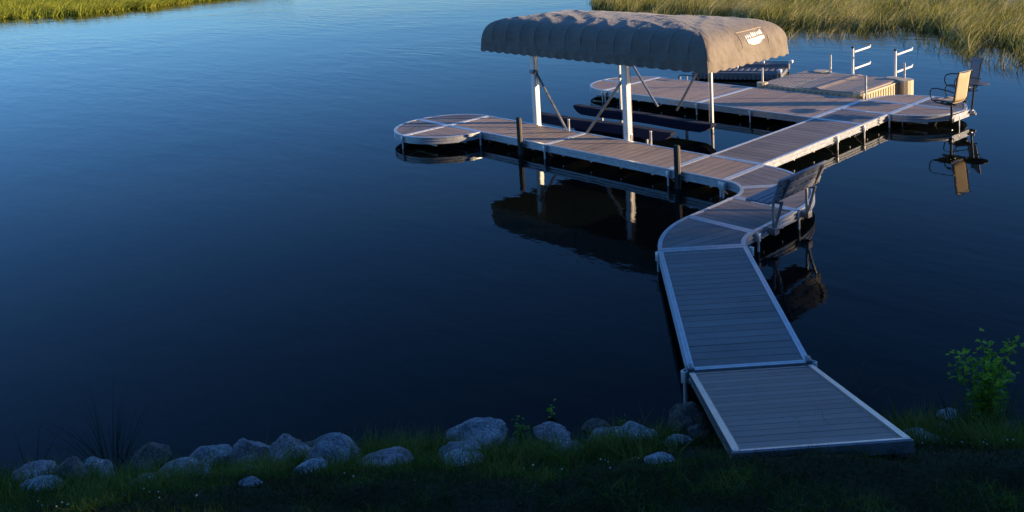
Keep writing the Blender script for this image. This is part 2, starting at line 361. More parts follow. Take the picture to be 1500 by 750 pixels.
# ------------------------------------------------------------------ dock sections
W = 1.22
def sub(a, b): return (a[0] - b[0], a[1] - b[1])
def offset_poly(poly, d):
    """inset a ccw polygon by d with mitred corners"""
    n = len(poly); out = []
    for i in range(n):
        p0, p1, p2 = poly[i - 1], poly[i], poly[(i + 1) % n]
        e1 = Vector(sub(p1, p0)).normalized(); e2 = Vector(sub(p2, p1)).normalized()
        n1 = Vector((-e1.y, e1.x)); n2 = Vector((-e2.y, e2.x)); m = (n1 + n2)
        k = d / max(.3, (1 + n1.dot(n2)))
        out.append((p1[0] + m.x * k, p1[1] + m.y * k))
    return out
def clip(poly, nx, ny, c):   # keep points with n.p <= c
    out = []
    for i in range(len(poly)):
        a, b = poly[i - 1], poly[i]; da = a[0] * nx + a[1] * ny - c; db = b[0] * nx + b[1] * ny - c
        if (da <= 0) != (db <= 0):
            t = da / (da - db); out.append((a[0] + (b[0] - a[0]) * t, a[1] + (b[1] - a[1]) * t))
        if db <= 0: out.append(b)
    return out
PROFILE = [(0.0, 0.0), (0.0, -.030), (.018, -.036), (.018, -.062), (0, -.067), (0, -.084), (.018, -.090), (.018, -.122), (0, -.127), (0, -.15), (.05, -.15), (.05, -.025), (.062, -.025), (.062, 0.0), (.034, 0.0), (.031, -.005), (.027, -.005), (.024, 0.0)]
rng = random.Random(7)
def section(name, outline, ang, label, convex=None, M=None, plank=.184, mat=None, legs=(), base=None, group='aluminium framed dock sections', deep=-1.1, cat='dock section', zs=1.0, jang=None, fmat=None):
    """outline: ccw; ang: direction the boards run; M: local to world matrix for the sloping ramps"""
    cx = sum(p[0] for p in outline) / len(outline); cy = sum(p[1] for p in outline) / len(outline)
    loc = Vector((cx, cy, -.15))
    if M is not None: loc = M @ loc
    t = thing(name, loc, label, cat, group)
    o = offset_poly(outline, .004); rings = [[(*p, z * (zs if z < -.03 else 1)) for p in offset_poly(o, d)] for d, z in PROFILE]
    n = len(o); mb = MB(M); vs = [p for r_ in rings for p in r_]; K = len(rings)
    fs = [(i * n + j, i * n + (j + 1) % n, ((i + 1) % K) * n + (j + 1) % n, ((i + 1) % K) * n + j) for i in range(K) for j in range(n)]
    mb.add(vs, fs); fr = mb.build('frame', fmat or ALU, t)
    # boards, laid edge to edge and clipped to the frame
    ca, sa = math.cos(ang), math.sin(ang); inner = offset_poly(o, .064)
    pieces = convex(.068) if convex else [inner]
    nx, ny = -sa, ca; pr = [p[0] * nx + p[1] * ny for p in inner]; lo, hi = min(pr), max(pr)
    nb = max(1, round((hi - lo) / plank)); wd = (hi - lo) / nb
    mb = MB(M); board = []; grain = []
    for k in range(nb):
        tone = rng.uniform(-.26, .26); a, b_ = lo + k * wd + .0045, lo + (k + 1) * wd - .0045; gx = rng.uniform(0, 50)
        if rng.random() < .12: b_ -= .004
        for pc in pieces:
            c = clip(clip(pc, nx, ny, b_), -nx, -ny, -a)
            if len(c) < 3: continue
            area = sum(c[i - 1][0] * c[i][1] - c[i][0] * c[i - 1][1] for i in range(len(c)))
            if abs(area) < 1e-5: continue
            n0 = len(mb.v); mb.prism(c, -.030, -.004)
            for p in c + c:
                board.append(tone); grain.append(((p[0] * ca + p[1] * sa) * 1.0 + gx, (p[0] * nx + p[1] * ny) * 6, tone * 9))
    mb.build('decking', mat or DECK, t, attrs={'board': ('FLOAT', board), 'grain': ('FLOAT_VECTOR', grain)})
    # joists below the boards, hanging a little under the frame
    mb = MB(M); body = inner if not convex else pieces[len(pieces) // 2]; ja = ang if jang is None else jang; cj, sj = math.cos(ja), math.sin(ja)
    q0 = min(-p[0] * sj + p[1] * cj for p in body); q1 = max(-p[0] * sj + p[1] * cj for p in body); nj = max(2, round((q1 - q0) / .75))
    for k in range(nj):
        qq = q0 + (q1 - q0) * (k + .5) / nj; strip = clip(clip(body, -sj, cj, qq + .016), sj, -cj, -(qq - .016))
        if len(strip) >= 3 and (not convex or k < 1): mb.prism(strip, -.205 if M is None else -.07, -.0325)
    if mb.v: mb.split('joist', ALUW, t)
    for (lx, ly) in legs:
        m2 = MB(); z0 = 0 if M is None else (M @ Vector((lx, ly, 0))).z; P = Vector((lx, ly, 0)) if M is None else M @ Vector((lx, ly, 0))
        m2.tube([(P.x, P.y, P.z - .02), (P.x, P.y, deep)], .019, 12)
        m2.box((P.x, P.y, P.z - .085), (.058, .058, .13), bev=.006)
        m2.build('leg', ALUW, t, smooth=True)
    return t
def rect(x0, y0, x1, y1): return [(x0, y0), (x1, y0), (x1, y1), (x0, y1)]
def arcpts(c, r, a0, a1, n=20): return [(c[0] + r * math.cos(R(a0 + (a1 - a0) * i / n)), c[1] + r * math.sin(R(a0 + (a1 - a0) * i / n))) for i in range(n + 1)]
def quarter(c, r, a0): return [c] + arcpts(c, r, a0, a0 + 90, 24)
def sector(c, r1, r2, a0, a1): return arcpts(c, r2, a0, a1, 18) + arcpts(c, r1, a1, a0, 10)
def sector_cv(c, r1, r2, a0, a1):
    def f(ins):
        N = 10; da = math.degrees(ins / r1 * .85); da2 = math.degrees(ins / r2); out = []
        I = [(c[0] + (r1 + ins) * math.cos(R(a)), c[1] + (r1 + ins) * math.sin(R(a))) for a in [a0 + math.degrees(ins / (r1 + ins)) + (a1 - a0 - 2 * math.degrees(ins / (r1 + ins))) * i / N for i in range(N + 1)]]
        O = [(c[0] + (r2 - ins) * math.cos(R(a)), c[1] + (r2 - ins) * math.sin(R(a))) for a in [a0 + math.degrees(ins / (r2 - ins)) + (a1 - a0 - 2 * math.degrees(ins / (r2 - ins))) * i / N for i in range(N + 1)]]
        return [[I[i], O[i], O[i + 1], I[i + 1]] for i in range(N)]
    return f
L1, L2, Y2 = -4.565, -7.875, 5.057; Y3, Y4, Y5 = Y2 + W, Y2 + 2 * W, Y2 + 3 * W
rr, Lp, r2_, tt = .656, 1.173, .689, 45.32
V90, H0 = R(90), 0.0
e = .045
section('dock_section', rect(-W, 0, 0, W), V90, 'square brown deck section where the lift walkway meets the main walkway', legs=[(-e, -.03), (-W - .0, -.03)])
section('dock_section', rect(L1, 0, -W, W), V90, 'long brown deck section in front of the two near black posts, behind the right post', legs=[(L1 + .03, -.03), (-3.43, W + .03)])
section('dock_section', rect(L2, 0, L1, W), V90, 'long brown deck section between the left black post and the round dock end', legs=[(-6.25, W + .03), (L2 + W, -.03)])
section('round_dock_section', quarter((L2, 0), W, 90), H0, 'far left quarter-round deck panel of the left dock end', mat=DECK2)
section('round_dock_section', quarter((L2, 0), W, 180), V90 + .5, 'outermost quarter-round deck panel of the left dock end, boards running diagonally', mat=DECK2, legs=[(L2 - .02, -W + .0)])
section('round_dock_section', quarter((L2, 0), W, 270), H0, 'near quarter-round deck panel with sunlit rim at the left dock end', mat=DECK)
section('dock_section', rect(-W, W, 0, Y2), H0, 'long main walkway section with bright sunlit side rail', mat=DECK2, legs=[(.03, 3.9), (-W - .03, 3.9), (.03, Y2)])
section('dock_section', rect(-W, Y2, 0, Y3), H0, 'square walkway section just short of the chair platform', mat=DECK2, legs=[(.03, Y3 - .03)])
section('dock_section', rect(-W, Y3, 0, Y4), H0, 'square section between the walkway and the chairs round platform', mat=DECK)
section('round_dock_section', quarter((0, Y4), W, 90), V90, 'quarter-round panel at the back corner beside the tan swim float', mat=DECK)
section('round_dock_section', quarter((0, Y4), W, 0), H0, 'quarter-round panel under the far patio chair and the table', mat=DECK2)
section('round_dock_section', quarter((0, Y4), W, 270), H0, 'quarter-round panel under the near tan patio chair', mat=DECK, legs=[(1.25, 7.15)])
XF, XM = -7.75, -4.50
section('dock_section', rect(XM, Y2, -W, Y4), V90, 'wide far dock section in front of the tan swim float', legs=[(-2.9, Y2 - .02)])
section('dock_section', rect(XF, Y2, XM, Y4), V90, 'wide far dock section beyond the lift, with the swim ladder', legs=[(XM, Y2 - .02), (XF + .1, Y2 - .02), (XF + .1, Y4 + .02)])
section('round_dock_section', quarter((XF, Y3), W, 90), H0, 'back quarter-round panel at the far dock left end', mat=DECK)
section('round_dock_section', quarter((XF, Y3), W, 180), H0, 'front quarter-round panel at the far dock left end', mat=DECK, legs=[(XF + .0, Y2 - .02)])
c1 = (0.0, -rr)
section('curved_dock_section', sector(c1, rr, rr + W, 45, 90), H0 + R(-10), 'curved deck panel at the first bend, next to the square section', convex=sector_cv(c1, rr, rr + W, 45, 90), mat=DECK2, legs=[(.03, -.05)])
section('curved_dock_section', sector(c1, rr, rr + W, 0, 45), R(62), 'curved deck panel at the first bend, behind the bench back', convex=sector_cv(c1, rr, rr + W, 0, 45), mat=DECK2, legs=[(rr + W + .0, -rr + .02)])
section('dock_section', rect(rr, -rr - Lp, rr + W, -rr), H0, 'short shaded deck section in front of the bench', mat=DECK2, legs=[(rr + W + .03, -rr - Lp + .05), (rr - .03, -rr - .05)])
c2 = (rr + W + r2_, -rr - Lp)
section('curved_dock_section', sector(c2, r2_, r2_ + W, 180, 180 + tt), R(75), 'curved deck panel bending towards the shore ramp', convex=sector_cv(c2, r2_, r2_ + W, 180, 180 + tt), mat=DECK2, legs=[(c2[0] - (r2_ + W) * math.cos(R(tt)), c2[1] - (r2_ + W) * math.sin(R(tt))), (c2[0] - r2_ * math.cos(R(tt)) + .06, c2[1] - r2_ * math.sin(R(tt)) + .02)])
# the two ramps run to the bank, each tilted
hd = Vector((math.sin(R(tt)), -math.cos(R(tt)), 0)); ic = Vector((c2[0] - r2_ * math.cos(R(tt)), c2[1] - r2_ * math.sin(R(tt)), 0)); oc = Vector((c2[0] - (r2_ + W) * math.cos(R(tt)), c2[1] - (r2_ + W) * math.sin(R(tt)), 0))
wdv = (ic - oc).normalized()
def ramp_matrix(org, dz, ln):
    x = (hd * ln + Vector((0, 0, dz))); x = x.normalized(); z = x.cross(wdv).normalized()
    if z.z < 0: z = -z
    y = z.cross(x)
    M = Matrix(((x.x, y.x, z.x, org.x), (x.y, y.y, z.y, org.y), (x.z, y.z, z.z, org.z), (0, 0, 0, 1)))
    return M, y
LA, dzA, LB, dzB = 3.43886, .06633, 2.57901, .81451
M1, y1 = ramp_matrix(oc, dzA, LA)
sgn = 1 if (M1.to_3x3() @ Vector((0, 1, 0))).dot(wdv) > 0 else -1
la = math.hypot(LA, dzA); lb = math.hypot(LB, dzB)
def rrect(L): return rect(.01, 0, L, W) if sgn > 0 else rect(.01, -W, L, 0)
gate = section('ramp_section', rrect(la - .03), V90, 'long blue-shaded ramp section leading from the curve to the shore panel', M=M1, mat=DECK3, plank=.15, legs=[(la - .08, -.03 if sgn > 0 else .03), (la - .08, (W + .03) * sgn)], group='sloping shore ramp sections', cat='dock ramp')
o2 = oc + hd * LA + Vector((0, 0, dzA)); M2, y2 = ramp_matrix(o2 - Vector((0, 0, .01)), dzB, LB)
shore = section('ramp_section', rrect(lb), V90, 'nearest ramp section resting on the grass bank with wide pale side rails', M=M2, mat=DECK4, group='sloping shore ramp sections', cat='dock ramp', plank=.15, zs=.56, fmat=ALUD)
mb = MB(M2)
for yy in (.029 * sgn, (W - .029) * sgn):
    for xa, xb in ((.03, lb * .52), (lb * .52 + .006, lb - .02)):
        mb.box(((xa + xb) / 2, yy, .006), (xb - xa, .050, .006), bev=.002)
mb.split('side_cap', basic('bright_aluminium_cap', (0.62, 0.54, 0.48), (0.74, 0.66, 0.60), rough=0.42, metal=.5, scale=10), shore)
mb = MB(M2); mb.box((lb + .012, W / 2 * sgn, -.040), (.02, W + .01, .082), bev=.004); mb.build('front_plate', ALUD, shore)
mb = MB(M2); mb.box((lb - .012, W / 2 * sgn, .004), (.034, W - .01, .006), bev=.002); mb.build('edge_strip', ALU, shore)
mb = MB(M2)
for yy in (.05 * sgn, (W - .05) * sgn): mb.box((lb - .09, yy, -.11), (.07, .07, .06), bev=.004)
mb.split('foot', ALUD, shore)
for yy, s_ in ((.03 * sgn, -1), ((W - .03) * sgn, 1)):
    mb = MB(M1); mb.box((la - .08, yy, .016), (.10, .036, .026), bev=.010); mb.box((la - .10, yy + s_ * sgn * .040, -.04), (.18, .02, .07), bev=.006)
    mb.tube([(la - .02, yy - .03, .02), (la - .02, yy + .03, .02)], .013, 12)
    mb.build('hinge', ALUD, gate, smooth=True)

# V-braces under the docks
def braces(parent, pts, mat=ALUW):
    mb = MB()
    for a, b_ in pts: mb.tube([a, b_], .014, 8)
    mb.split('brace', mat, parent, smooth=True)
secs = [o for o in COL.objects if o.name.startswith('dock_section')]
def sec(lbl): return next(o for o in COL.objects if o.get('label', '').startswith(lbl))
braces(sec('long main walkway'), [((.02, 3.9, -.14), (-.45, 3.9, -.45)), ((-W, 3.9, -.14), (-.8, 3.9, -.5)), ((0.0, Y2, -.14), (-.45, Y2, -.5)), ((-1.2, 3.9, -.16), (0, 3.9, -.16))])
braces(sec('square brown deck'), [((-.05, 0, -.14), (-.05, .5, -.6)), ((-1.2, 0, -.14), (-1.2, .5, -.6))])
braces(sec('long brown deck section between'), [((L1, .05, -.14), (L1, .5, -.6)), ((L2 + W, .1, -.14), (L2 + W, .5, -.6))])
braces(sec('quarter-round panel under the near'), [((.3, Y3 + .05, -.14), (.15, Y3 + .4, -.6)), ((.9, 6.9, -.14), (.5, 7.2, -.6))])
plate = MB(); plate.bar((1.235, 6.80, -.075), (1.30, 7.60, -.075), .014, .15); plate.build('mounting_plate', ALU, sec('quarter-round panel under the near'))

# ------------------------------------------------------------------ black bumper posts on the near dock
for i, (x, lb_) in enumerate(((-5.26, 'left black square post beside the lift dock edge, near the round end'), (-.97, 'right black square post beside the lift dock edge, near the square section'))):
    t = thing('bumper_post', (x, -.06, WZ), lb_, 'post', 'black square bumper posts')
    mb = MB(); mb.box((x, -.066, -.25), (.105, .06, 1.50), bev=.010); mb.build('post', BLACK, t)
    mb = MB(); mb.box((x + .056, -.052, -.0), (.008, .026, .96), bev=.002); mb.build('sunlit_strip', BROWN, t)  # thin tan strip standing for sun on the side of the black post
    mb = MB(); mb.box((x, -.02, -.09), (.16, .03, .05), bev=.004); mb.build('bracket', ALUD, t)
for x, h, lb_ in ((-5.17, .20, 'short silver stub pole behind the lift dock, left of the bright lift post'), (-2.76, .24, 'short silver stub pole behind the lift dock, right of the bright lift post')):
    t = thing('stub_pole', (x, W + .07, WZ), lb_, 'pole', 'silver stub poles')
    MB().tube([(x, W + .07, -1), (x, W + .07, h)], .024, 12).build('pole', ALU, t, smooth=True)
    MB().tube([(x, W + .07, h), (x, W + .07, h + .015)], .027, 12).build('cap', WHITEP, t, smooth=True)

# ------------------------------------------------------------------ boat lift with canopy
lift = thing('boat_lift', (-4.5, 2.6, WZ), 'aluminium boat lift with a long tan fabric canopy and dark blue bunks', 'boat lift')
NX0, NX1, FX0, FX1, NY, FY = -6.27, -3.43, -6.10, -3.24, 1.33, 4.0
TOPZ = 2.1
posts = [(NX0, NY), (NX1, NY), (FX0, FY), (FX1, FY)]
for i, (x, y) in enumerate(posts):
    big = .135 if i < 2 else .062
    mb = MB(); mb.box((x, y, (TOPZ - 1.2) / 2), (big, big, TOPZ + 1.2), bev=.01)
    if i < 2:
        for s_ in (-1, 1): mb.box((x + s_ * .07, y - .02, (TOPZ - 1.2) / 2), (.008, .05, TOPZ + 1.18))
    mb.build('corner_post', ALUW, lift)
mb = MB(); mb.box((NX0 + .005, NY - .03, 1.20), (.15, .15, .09), bev=.02); mb.box((NX0 + .12, NY - .03, 1.22), (.06, .06, .06), bev=.01)
mb.box((NX1 - .10, NY, 1.32), (.10, .08, .07), bev=.01); mb.split('pulley_housing', ALUD, lift)
for k, (a, b_) in enumerate((((NX0 + .03, NY, 1.20), (NX0 + 1.15, NY, .02 - .3)), ((NX1 - .03, NY, 1.30), (NX1 - 1.28, NY, -.1)), ((FX0 + .03, FY, 1.55), (FX0 + 1.22, FY, .05)), ((FX1 - .03, FY, 1.55), (FX1 - 1.05, FY, .02)))):
    mb = MB(); mb.bar(a, b_, .045, .045); mb.build('brace', ALUD, lift)
mb = MB()
for y in (NY, FY): mb.bar((NX0 - .1, y, -.62), (FX1 + .1, y, -.62), .08, .12)
for x in (NX0, NX1): mb.bar((x, NY, -.42), (x + .17, FY, -.42), .08, .12)
mb.split('base_frame', ALUD, lift)
mb = MB()
for x, y in ((NX1 - .14, NY - .0), (NX1 - .11, NY + .02), (FX1 - .08, FY), (NX1 + .09, NY + .05)): mb.tube([(x, y, TOPZ - .05), (x, y, -.6)], .004, 6)
mb.split('cable', basic('steel_cable', (.3, .22, .18), (.4, .3, .25), rough=.5, metal=.5), lift)
mb = MB(); mb.bar((NX1 + .07, NY + .02, .10), (NX1 + .02, NY + .02, -.35), .05, .07); mb.build('foot_bracket', ALU, lift)
# carriage and bunks
mb = MB()
for x in (-6.2, -3.35): mb.bar((x, NY, -.36), (x + .14, FY, -.36), .07, .07)
mb.split('carriage_beam', ALUD, lift)
def bunk(x0, x1, y, z0, z1):
    mb = MB(); n = 30; prev = []
    hw = .13
    sec_ = []
    for i in range(n + 1):
        t = i / n; x = x0 + (x1 - x0) * t; z = z0 + (z1 - z0) * t
        e_ = min(1, (t) / .05, (1 - t) / .05); th = .06 + .14 * e_; h2 = hw * (.75 + .25 * e_)
        z += .012 * math.sin(t * 9 + y)
        sec_.append([(x, y - h2, z - th), (x, y - h2, z - .03), (x, y - h2 + .03, z), (x, y + h2 - .03, z), (x, y + h2, z - .03), (x, y + h2, z - th)])
    vs = [p for s_ in sec_ for p in s_]; fs = []
    for i in range(n):
        for k in range(6): fs.append((i * 6 + k, i * 6 + (k + 1) % 6, (i + 1) * 6 + (k + 1) % 6, (i + 1) * 6 + k))
    fs += [tuple(range(6)), tuple(n * 6 + k for k in range(6))[::-1]]
    mb.add(vs, fs); b_ = mb.build('bunk', CARPET, lift)
    mb = MB()
    for x in (x0 + .9, x1 - .75): mb.bar((x, y, -.12), (x, y, -.55), .05, .05); mb.box((x, y, z0 - .145), (.16, .14, .03))
    mb.split('bunk_bracket', ALUD, b_)
bunk(-7.0, -2.75, 2.0, .02, .10); bunk(-6.9, -2.60, 3.2, .03, .06)

# canopy: stacked rounded-rectangle rings, tight shoulders and a gently crowned top
CX0, CX1, CY0, CY1 = -7.93, -1.10, 1.10, 3.92
CXC, CYC, CA, CB = (CX0 + CX1) / 2, (CY0 + CY1) / 2, (CX1 - CX0) / 2, (CY1 - CY0) / 2
KEY = [(0, 0, 1.60), (0, 0, 1.72), (0, 0, 1.80), (.015, .01, 1.95), (.05, .03, 2.08), (.12, .08, 2.19), (.24, .16, 2.28), (.42, .28, 2.345), (.68, .45, 2.39), (1.0, .66, 2.425), (1.4, .9, 2.45), (1.9, 1.15, 2.465), (2.4, 1.36, 2.47)]
def key_at(t):
    s_ = t * (len(KEY) - 1); i = min(int(s_), len(KEY) - 2); f_ = s_ - i
    p0, p1, p2, p3 = KEY[max(i - 1, 0)], KEY[i], KEY[i + 1], KEY[min(i + 2, len(KEY) - 1)]
    return [0.5 * (2 * p1[k] + (p2[k] - p0[k]) * f_ + (2 * p0[k] - 5 * p1[k] + 4 * p2[k] - p3[k]) * f_ ** 2 + (3 * p1[k] - p0[k] - 3 * p2[k] + p3[k]) * f_ ** 3) for k in range(3)]
def ring_dir(n_side, n_end):
    """unit rounded-rectangle samples as (sx, sy, nx, ny): position = centre + (sx*(A), sy*(B))"""
    out = []
    def line(a, b_, n, nrm):
        for i in range(n): t = i / n; out.append((a[0] + (b_[0] - a[0]) * t, a[1] + (b_[1] - a[1]) * t, *nrm))
    line((-1, -1), (1, -1), n_side, (0, -1)); line((1, -1), (1, 1), n_end, (1, 0)); line((1, 1), (-1, 1), n_side, (0, 1)); line((-1, 1), (-1, -1), n_end, (-1, 0))
    return out
NS, NE, NT = 560, 180, 84
rd = ring_dir(NS, NE); vs = []; BOW = 2 * CA / 14
for it in range(NT + 1):
    t = it / NT; dx, dy, z = key_at(t); A, B = CA - dx, CB - dy; cr = .03 + .28 * t
    for (sx, sy, nx, ny) in rd:
        x, y = sx * A, sy * B
        # round the plan corners
        ex, ey = abs(x) - (A - cr), abs(y) - (B - cr)
        if ex > 0 and ey > 0:
            l_ = max(ex, ey); k = l_ / math.hypot(ex, ey); x = math.copysign(A - cr + ex * k, x); y = math.copysign(B - cr + ey * k, y)
        X_, Y_ = CXC + x, CYC + y
        # fabric pulled over bows every half metre: it sags between them
        sh = min(1, max(0, (z - 1.78) / .25)); bow = abs(math.sin(math.pi * (X_ - CX0) / BOW)) ** .55
        sag = .027 * bow * sh * (1 if ny else .15)
        pc = (X_ - CX0) / BOW; pc = abs(pc - round(pc)) * BOW; sag -= .016 * math.exp(-(pc / .016) ** 2) * sh * (1 if ny else 0)
        wr = noise.noise(Vector((X_ * 2.2 + Y_ * 1.2, Y_ * 1.6, z * 2.5))) * .014 + noise.noise(Vector((X_ * 5 + z * 4, Y_ * 5 - z * 3, z * 4))) * .010
        tg = min(1, max(0, (t - .45) / .3))
        rid = abs(noise.noise(Vector((X_ * 1.5 + Y_ * 1.9, (Y_ - X_) * .5, 3.1)))) * .05 * tg
        if nx:
            bows = abs(math.sin(math.pi * (Y_ - CY0) / (2 * CB / 3)))
            wr += .03 * (bows - .5) * sh * (1 - tg)
            wr += (abs(noise.noise(Vector((Y_ * 4.5 + z * 3, z * 1.2, 7)))) * .045 - .01) * max(0, 1 - abs(z - 1.95) / .35)
        if t < .17:    # valance hangs free and flutes
            k = 1 - t / .17; wr += k * (.012 * math.sin((X_ if ny else Y_) * 2 * math.pi / .3) + .02 * noise.noise(Vector((X_ * 4, Y_ * 4, z * 1.5 + 5))))
        off = -sag * (1 - tg) * .8 + wr * (1 - .8 * tg)
        Z = z - sag * tg * .2 - rid + wr * tg * .2
        if t < .085:
            k = 1 - t / .085; Z -= k * .032 * (abs(math.sin(math.pi * (X_ if ny else Y_) / .295)) - .6)
        vs.append((X_ + nx * off, Y_ + ny * off, Z))
n = len(rd); fs = [(i * n + j, i * n + (j + 1) % n, (i + 1) * n + (j + 1) % n, (i + 1) * n + j) for i in range(NT) for j in range(n)]
# top fill: bridge the last ring's two long sides
b0 = NT * n
def cap_strip():
    out = []
    for i in range(NS):
        a, b_ = b0 + i, b0 + (i + 1) % n; c = b0 + NS + NE + (NS - i) if i > 0 else b0 + NS + NE + NS; d = b0 + NS + NE + (NS - i - 1)
        out.append((a, b_, d, b0 + (NS + NE + NS - i) % n))
    return out
fs += cap_strip()
fs += [tuple([b0 + NS + i for i in range(NE + 1)])]
fs += [tuple([b0 + (2 * NS + NE + i) % n for i in range(NE + 1)])]
mb = MB(); mb.add(vs, fs); canopy = mb.build('canopy', FABRIC, lift, smooth=False)
for p_ in canopy.data.polygons: p_.use_smooth = True
canopy.data.set_sharp_from_angle(angle=R(55))
sm = canopy.modifiers.new('thickness', 'SOLIDIFY'); sm.thickness = .004; sm.offset = -1
# canopy bows beneath
mb = MB()
for k in range(1, 7):
    x = CX0 + k * 2 * BOW; mb.tube([(x, CY0 + .05, 1.85), (x, CY0 + .1, 2.12), (x, CY0 + .35, 2.27), (x, CYC, 2.31), (x, CY1 - .35, 2.27), (x, CY1 - .1, 2.12), (x, CY1 - .05, 1.85)], .016, 8)
for y in (CY0 + .06, CY1 - .06): mb.bar((CX0 + .1, y, 1.86), (CX1 - .1, y, 1.86), .04, .04)
mb.build('canopy_frame', ALUD, lift, smooth=True)
# emblem and stitched panel on the end face
def end_x(y, z):
    ts = [k / 200 for k in range(201)]; t = min(ts, key=lambda q: abs(key_at(q)[2] - z)); return CX1 - key_at(t)[0]
def end_pt(y, z, lift_=.012):
    n_ = noise.noise(Vector((CX1 * 2.2 + y * 1.2, y * 1.6, z * 2.5))) * .014
    bows = abs(math.sin(math.pi * (y - CY0) / (2 * CB / 3)))
    sh = min(1, max(0, (z - 1.78) / .25))
    w_ = n_ + .03 * (bows - .5) * sh + (abs(noise.noise(Vector((y * 4.5 + z * 3, z * 1.2, 7)))) * .045 - .01) * max(0, 1 - abs(z - 1.95) / .35)
    return (end_x(y, z) + w_ + lift_, y, z)
def end_patch(mb, y0, z0, y1, z1, top=None, bot=None, nn=24, lift_=.012, m=5):
    """thin slab following the cloth between lower and upper curves"""
    vs = []; 
    for i in range(nn + 1):
        s_ = i / nn; y = y0 + (y1 - y0) * s_; zb = bot(s_) if bot else z0; zt = top(s_) if top else z1
        for j in range(m + 1): vs.append(end_pt(y, zb + (zt - zb) * j / m, lift_))
    q_ = m + 1; fs_ = [(i * q_ + j, i * q_ + j + 1, (i + 1) * q_ + j + 1, (i + 1) * q_ + j) for i in range(nn) for j in range(m)]
    mb.add(vs, fs_)
mb = MB()
# winged shield: a row of small uneven strokes over a swooping band
end_patch(mb, 2.40, 0, 3.06, 0, top=lambda s_: 2.085 + .022 * s_, bot=lambda s_: 2.03 - .065 * math.sin(math.pi * min(1, s_ * 1.12)) ** .8 + .05 * max(0, s_ - .7))
r3 = random.Random(4)
for k in range(9):
    y = 2.39 + k * .075; h = r3.uniform(.045, .075); mb2 = (y, y + r3.uniform(.03, .055))
    end_patch(mb, mb2[0], 0, mb2[1], 0, top=lambda s_, h=h: 2.112 + h + .004 * k, bot=lambda s_: 2.105 + .004 * k, nn=3)
    if k % 3 == 1: end_patch(mb, mb2[0] - .02, 0, mb2[1] + .02, 0, top=lambda s_: 2.150 + .003 * k, bot=lambda s_: 2.132 + .003 * k, nn=3, lift_=.016)
em = mb.build('emblem', WHITE, canopy); em.modifiers.new('t', 'SOLIDIFY').thickness = .003
mb = MB()
for (ya, za, yb, zb) in ((2.22, 2.235, 3.16, 2.25), (2.22, 1.93, 2.22, 2.235), (3.16, 1.93, 3.16, 2.25)):
    mb.tube([end_pt(ya + (yb - ya) * i / 14, za + (zb - za) * i / 14, .006) for i in range(15)], .005, 6)
mb.split('seam', STITCH, canopy, smooth=True)

# ------------------------------------------------------------------ bench
BL = .38
bench = thing('bench', (1.9, -1.15, 0), 'grey slatted bench with bolted backrest on the dock curve, facing the lake', 'bench')
BY0, BY1 = -1.70, -.42
mb = MB()
for k in range(4):
    x = 1.68 + k * .105; mb.box((x, (BY0 + BY1) / 2, .40 + (.010 if k else .0)), (.095, BY1 - BY0, .038), bev=.014)
mb.build('seat', BENCHM, bench)
bk_u = Vector((BL, 0, 1)).normalized()
mb = MB()
for k in range(3):
    c = Vector((2.09, (BY0 + BY1) / 2 + .0,   .42)) + bk_u * (.065 + k * .132)
    rot = Matrix.Rotation(math.atan2(BL, 1), 3, 'Y'); mb.box(c, (.036, BY1 - BY0 + .02 * (k == 2), .124), rot, bev=.012)
back = mb.build('backrest', BENCHM, bench)
mb = MB(); nrm = Vector((1, 0, -BL)).normalized()
for k in range(3):
    for yy in (BY0 + .06, BY0 + .13, -1.34, -1.2, -1.06, -.92, -.78, -.60, -.48):
        p = Vector((2.09, yy + (.03 if k % 2 else 0),   .42)) + bk_u * (.065 + k * .132 + (.03 if (yy * 100) % 2 > 1 else -.03)) + nrm * .019
        mb.tube([p, p + nrm * .006], .013, 8)
mb.split('bolt', BLACK, back)
for yy in (BY0 + .22, BY1 - .14):
    mb = MB(); mb.bar((1.97, yy, .37), (1.97, yy, -.02), .034, .034); mb.bar((2.12, yy, .40), (1.99, yy, -.03), .036, .036)
    p = Vector((2.12, yy, .44)) + nrm * .0; mb.bar(p, Vector((2.105, yy, .42)) + bk_u * .37 + nrm * .028, .035, .02)
    mb.bar((1.66, yy, .375), (2.10, yy, .375), .04, .03); mb.bar((1.90, yy, -.06), (2.03, yy, -.06), .12, .1); mb.build('leg_frame', ALUD, bench)

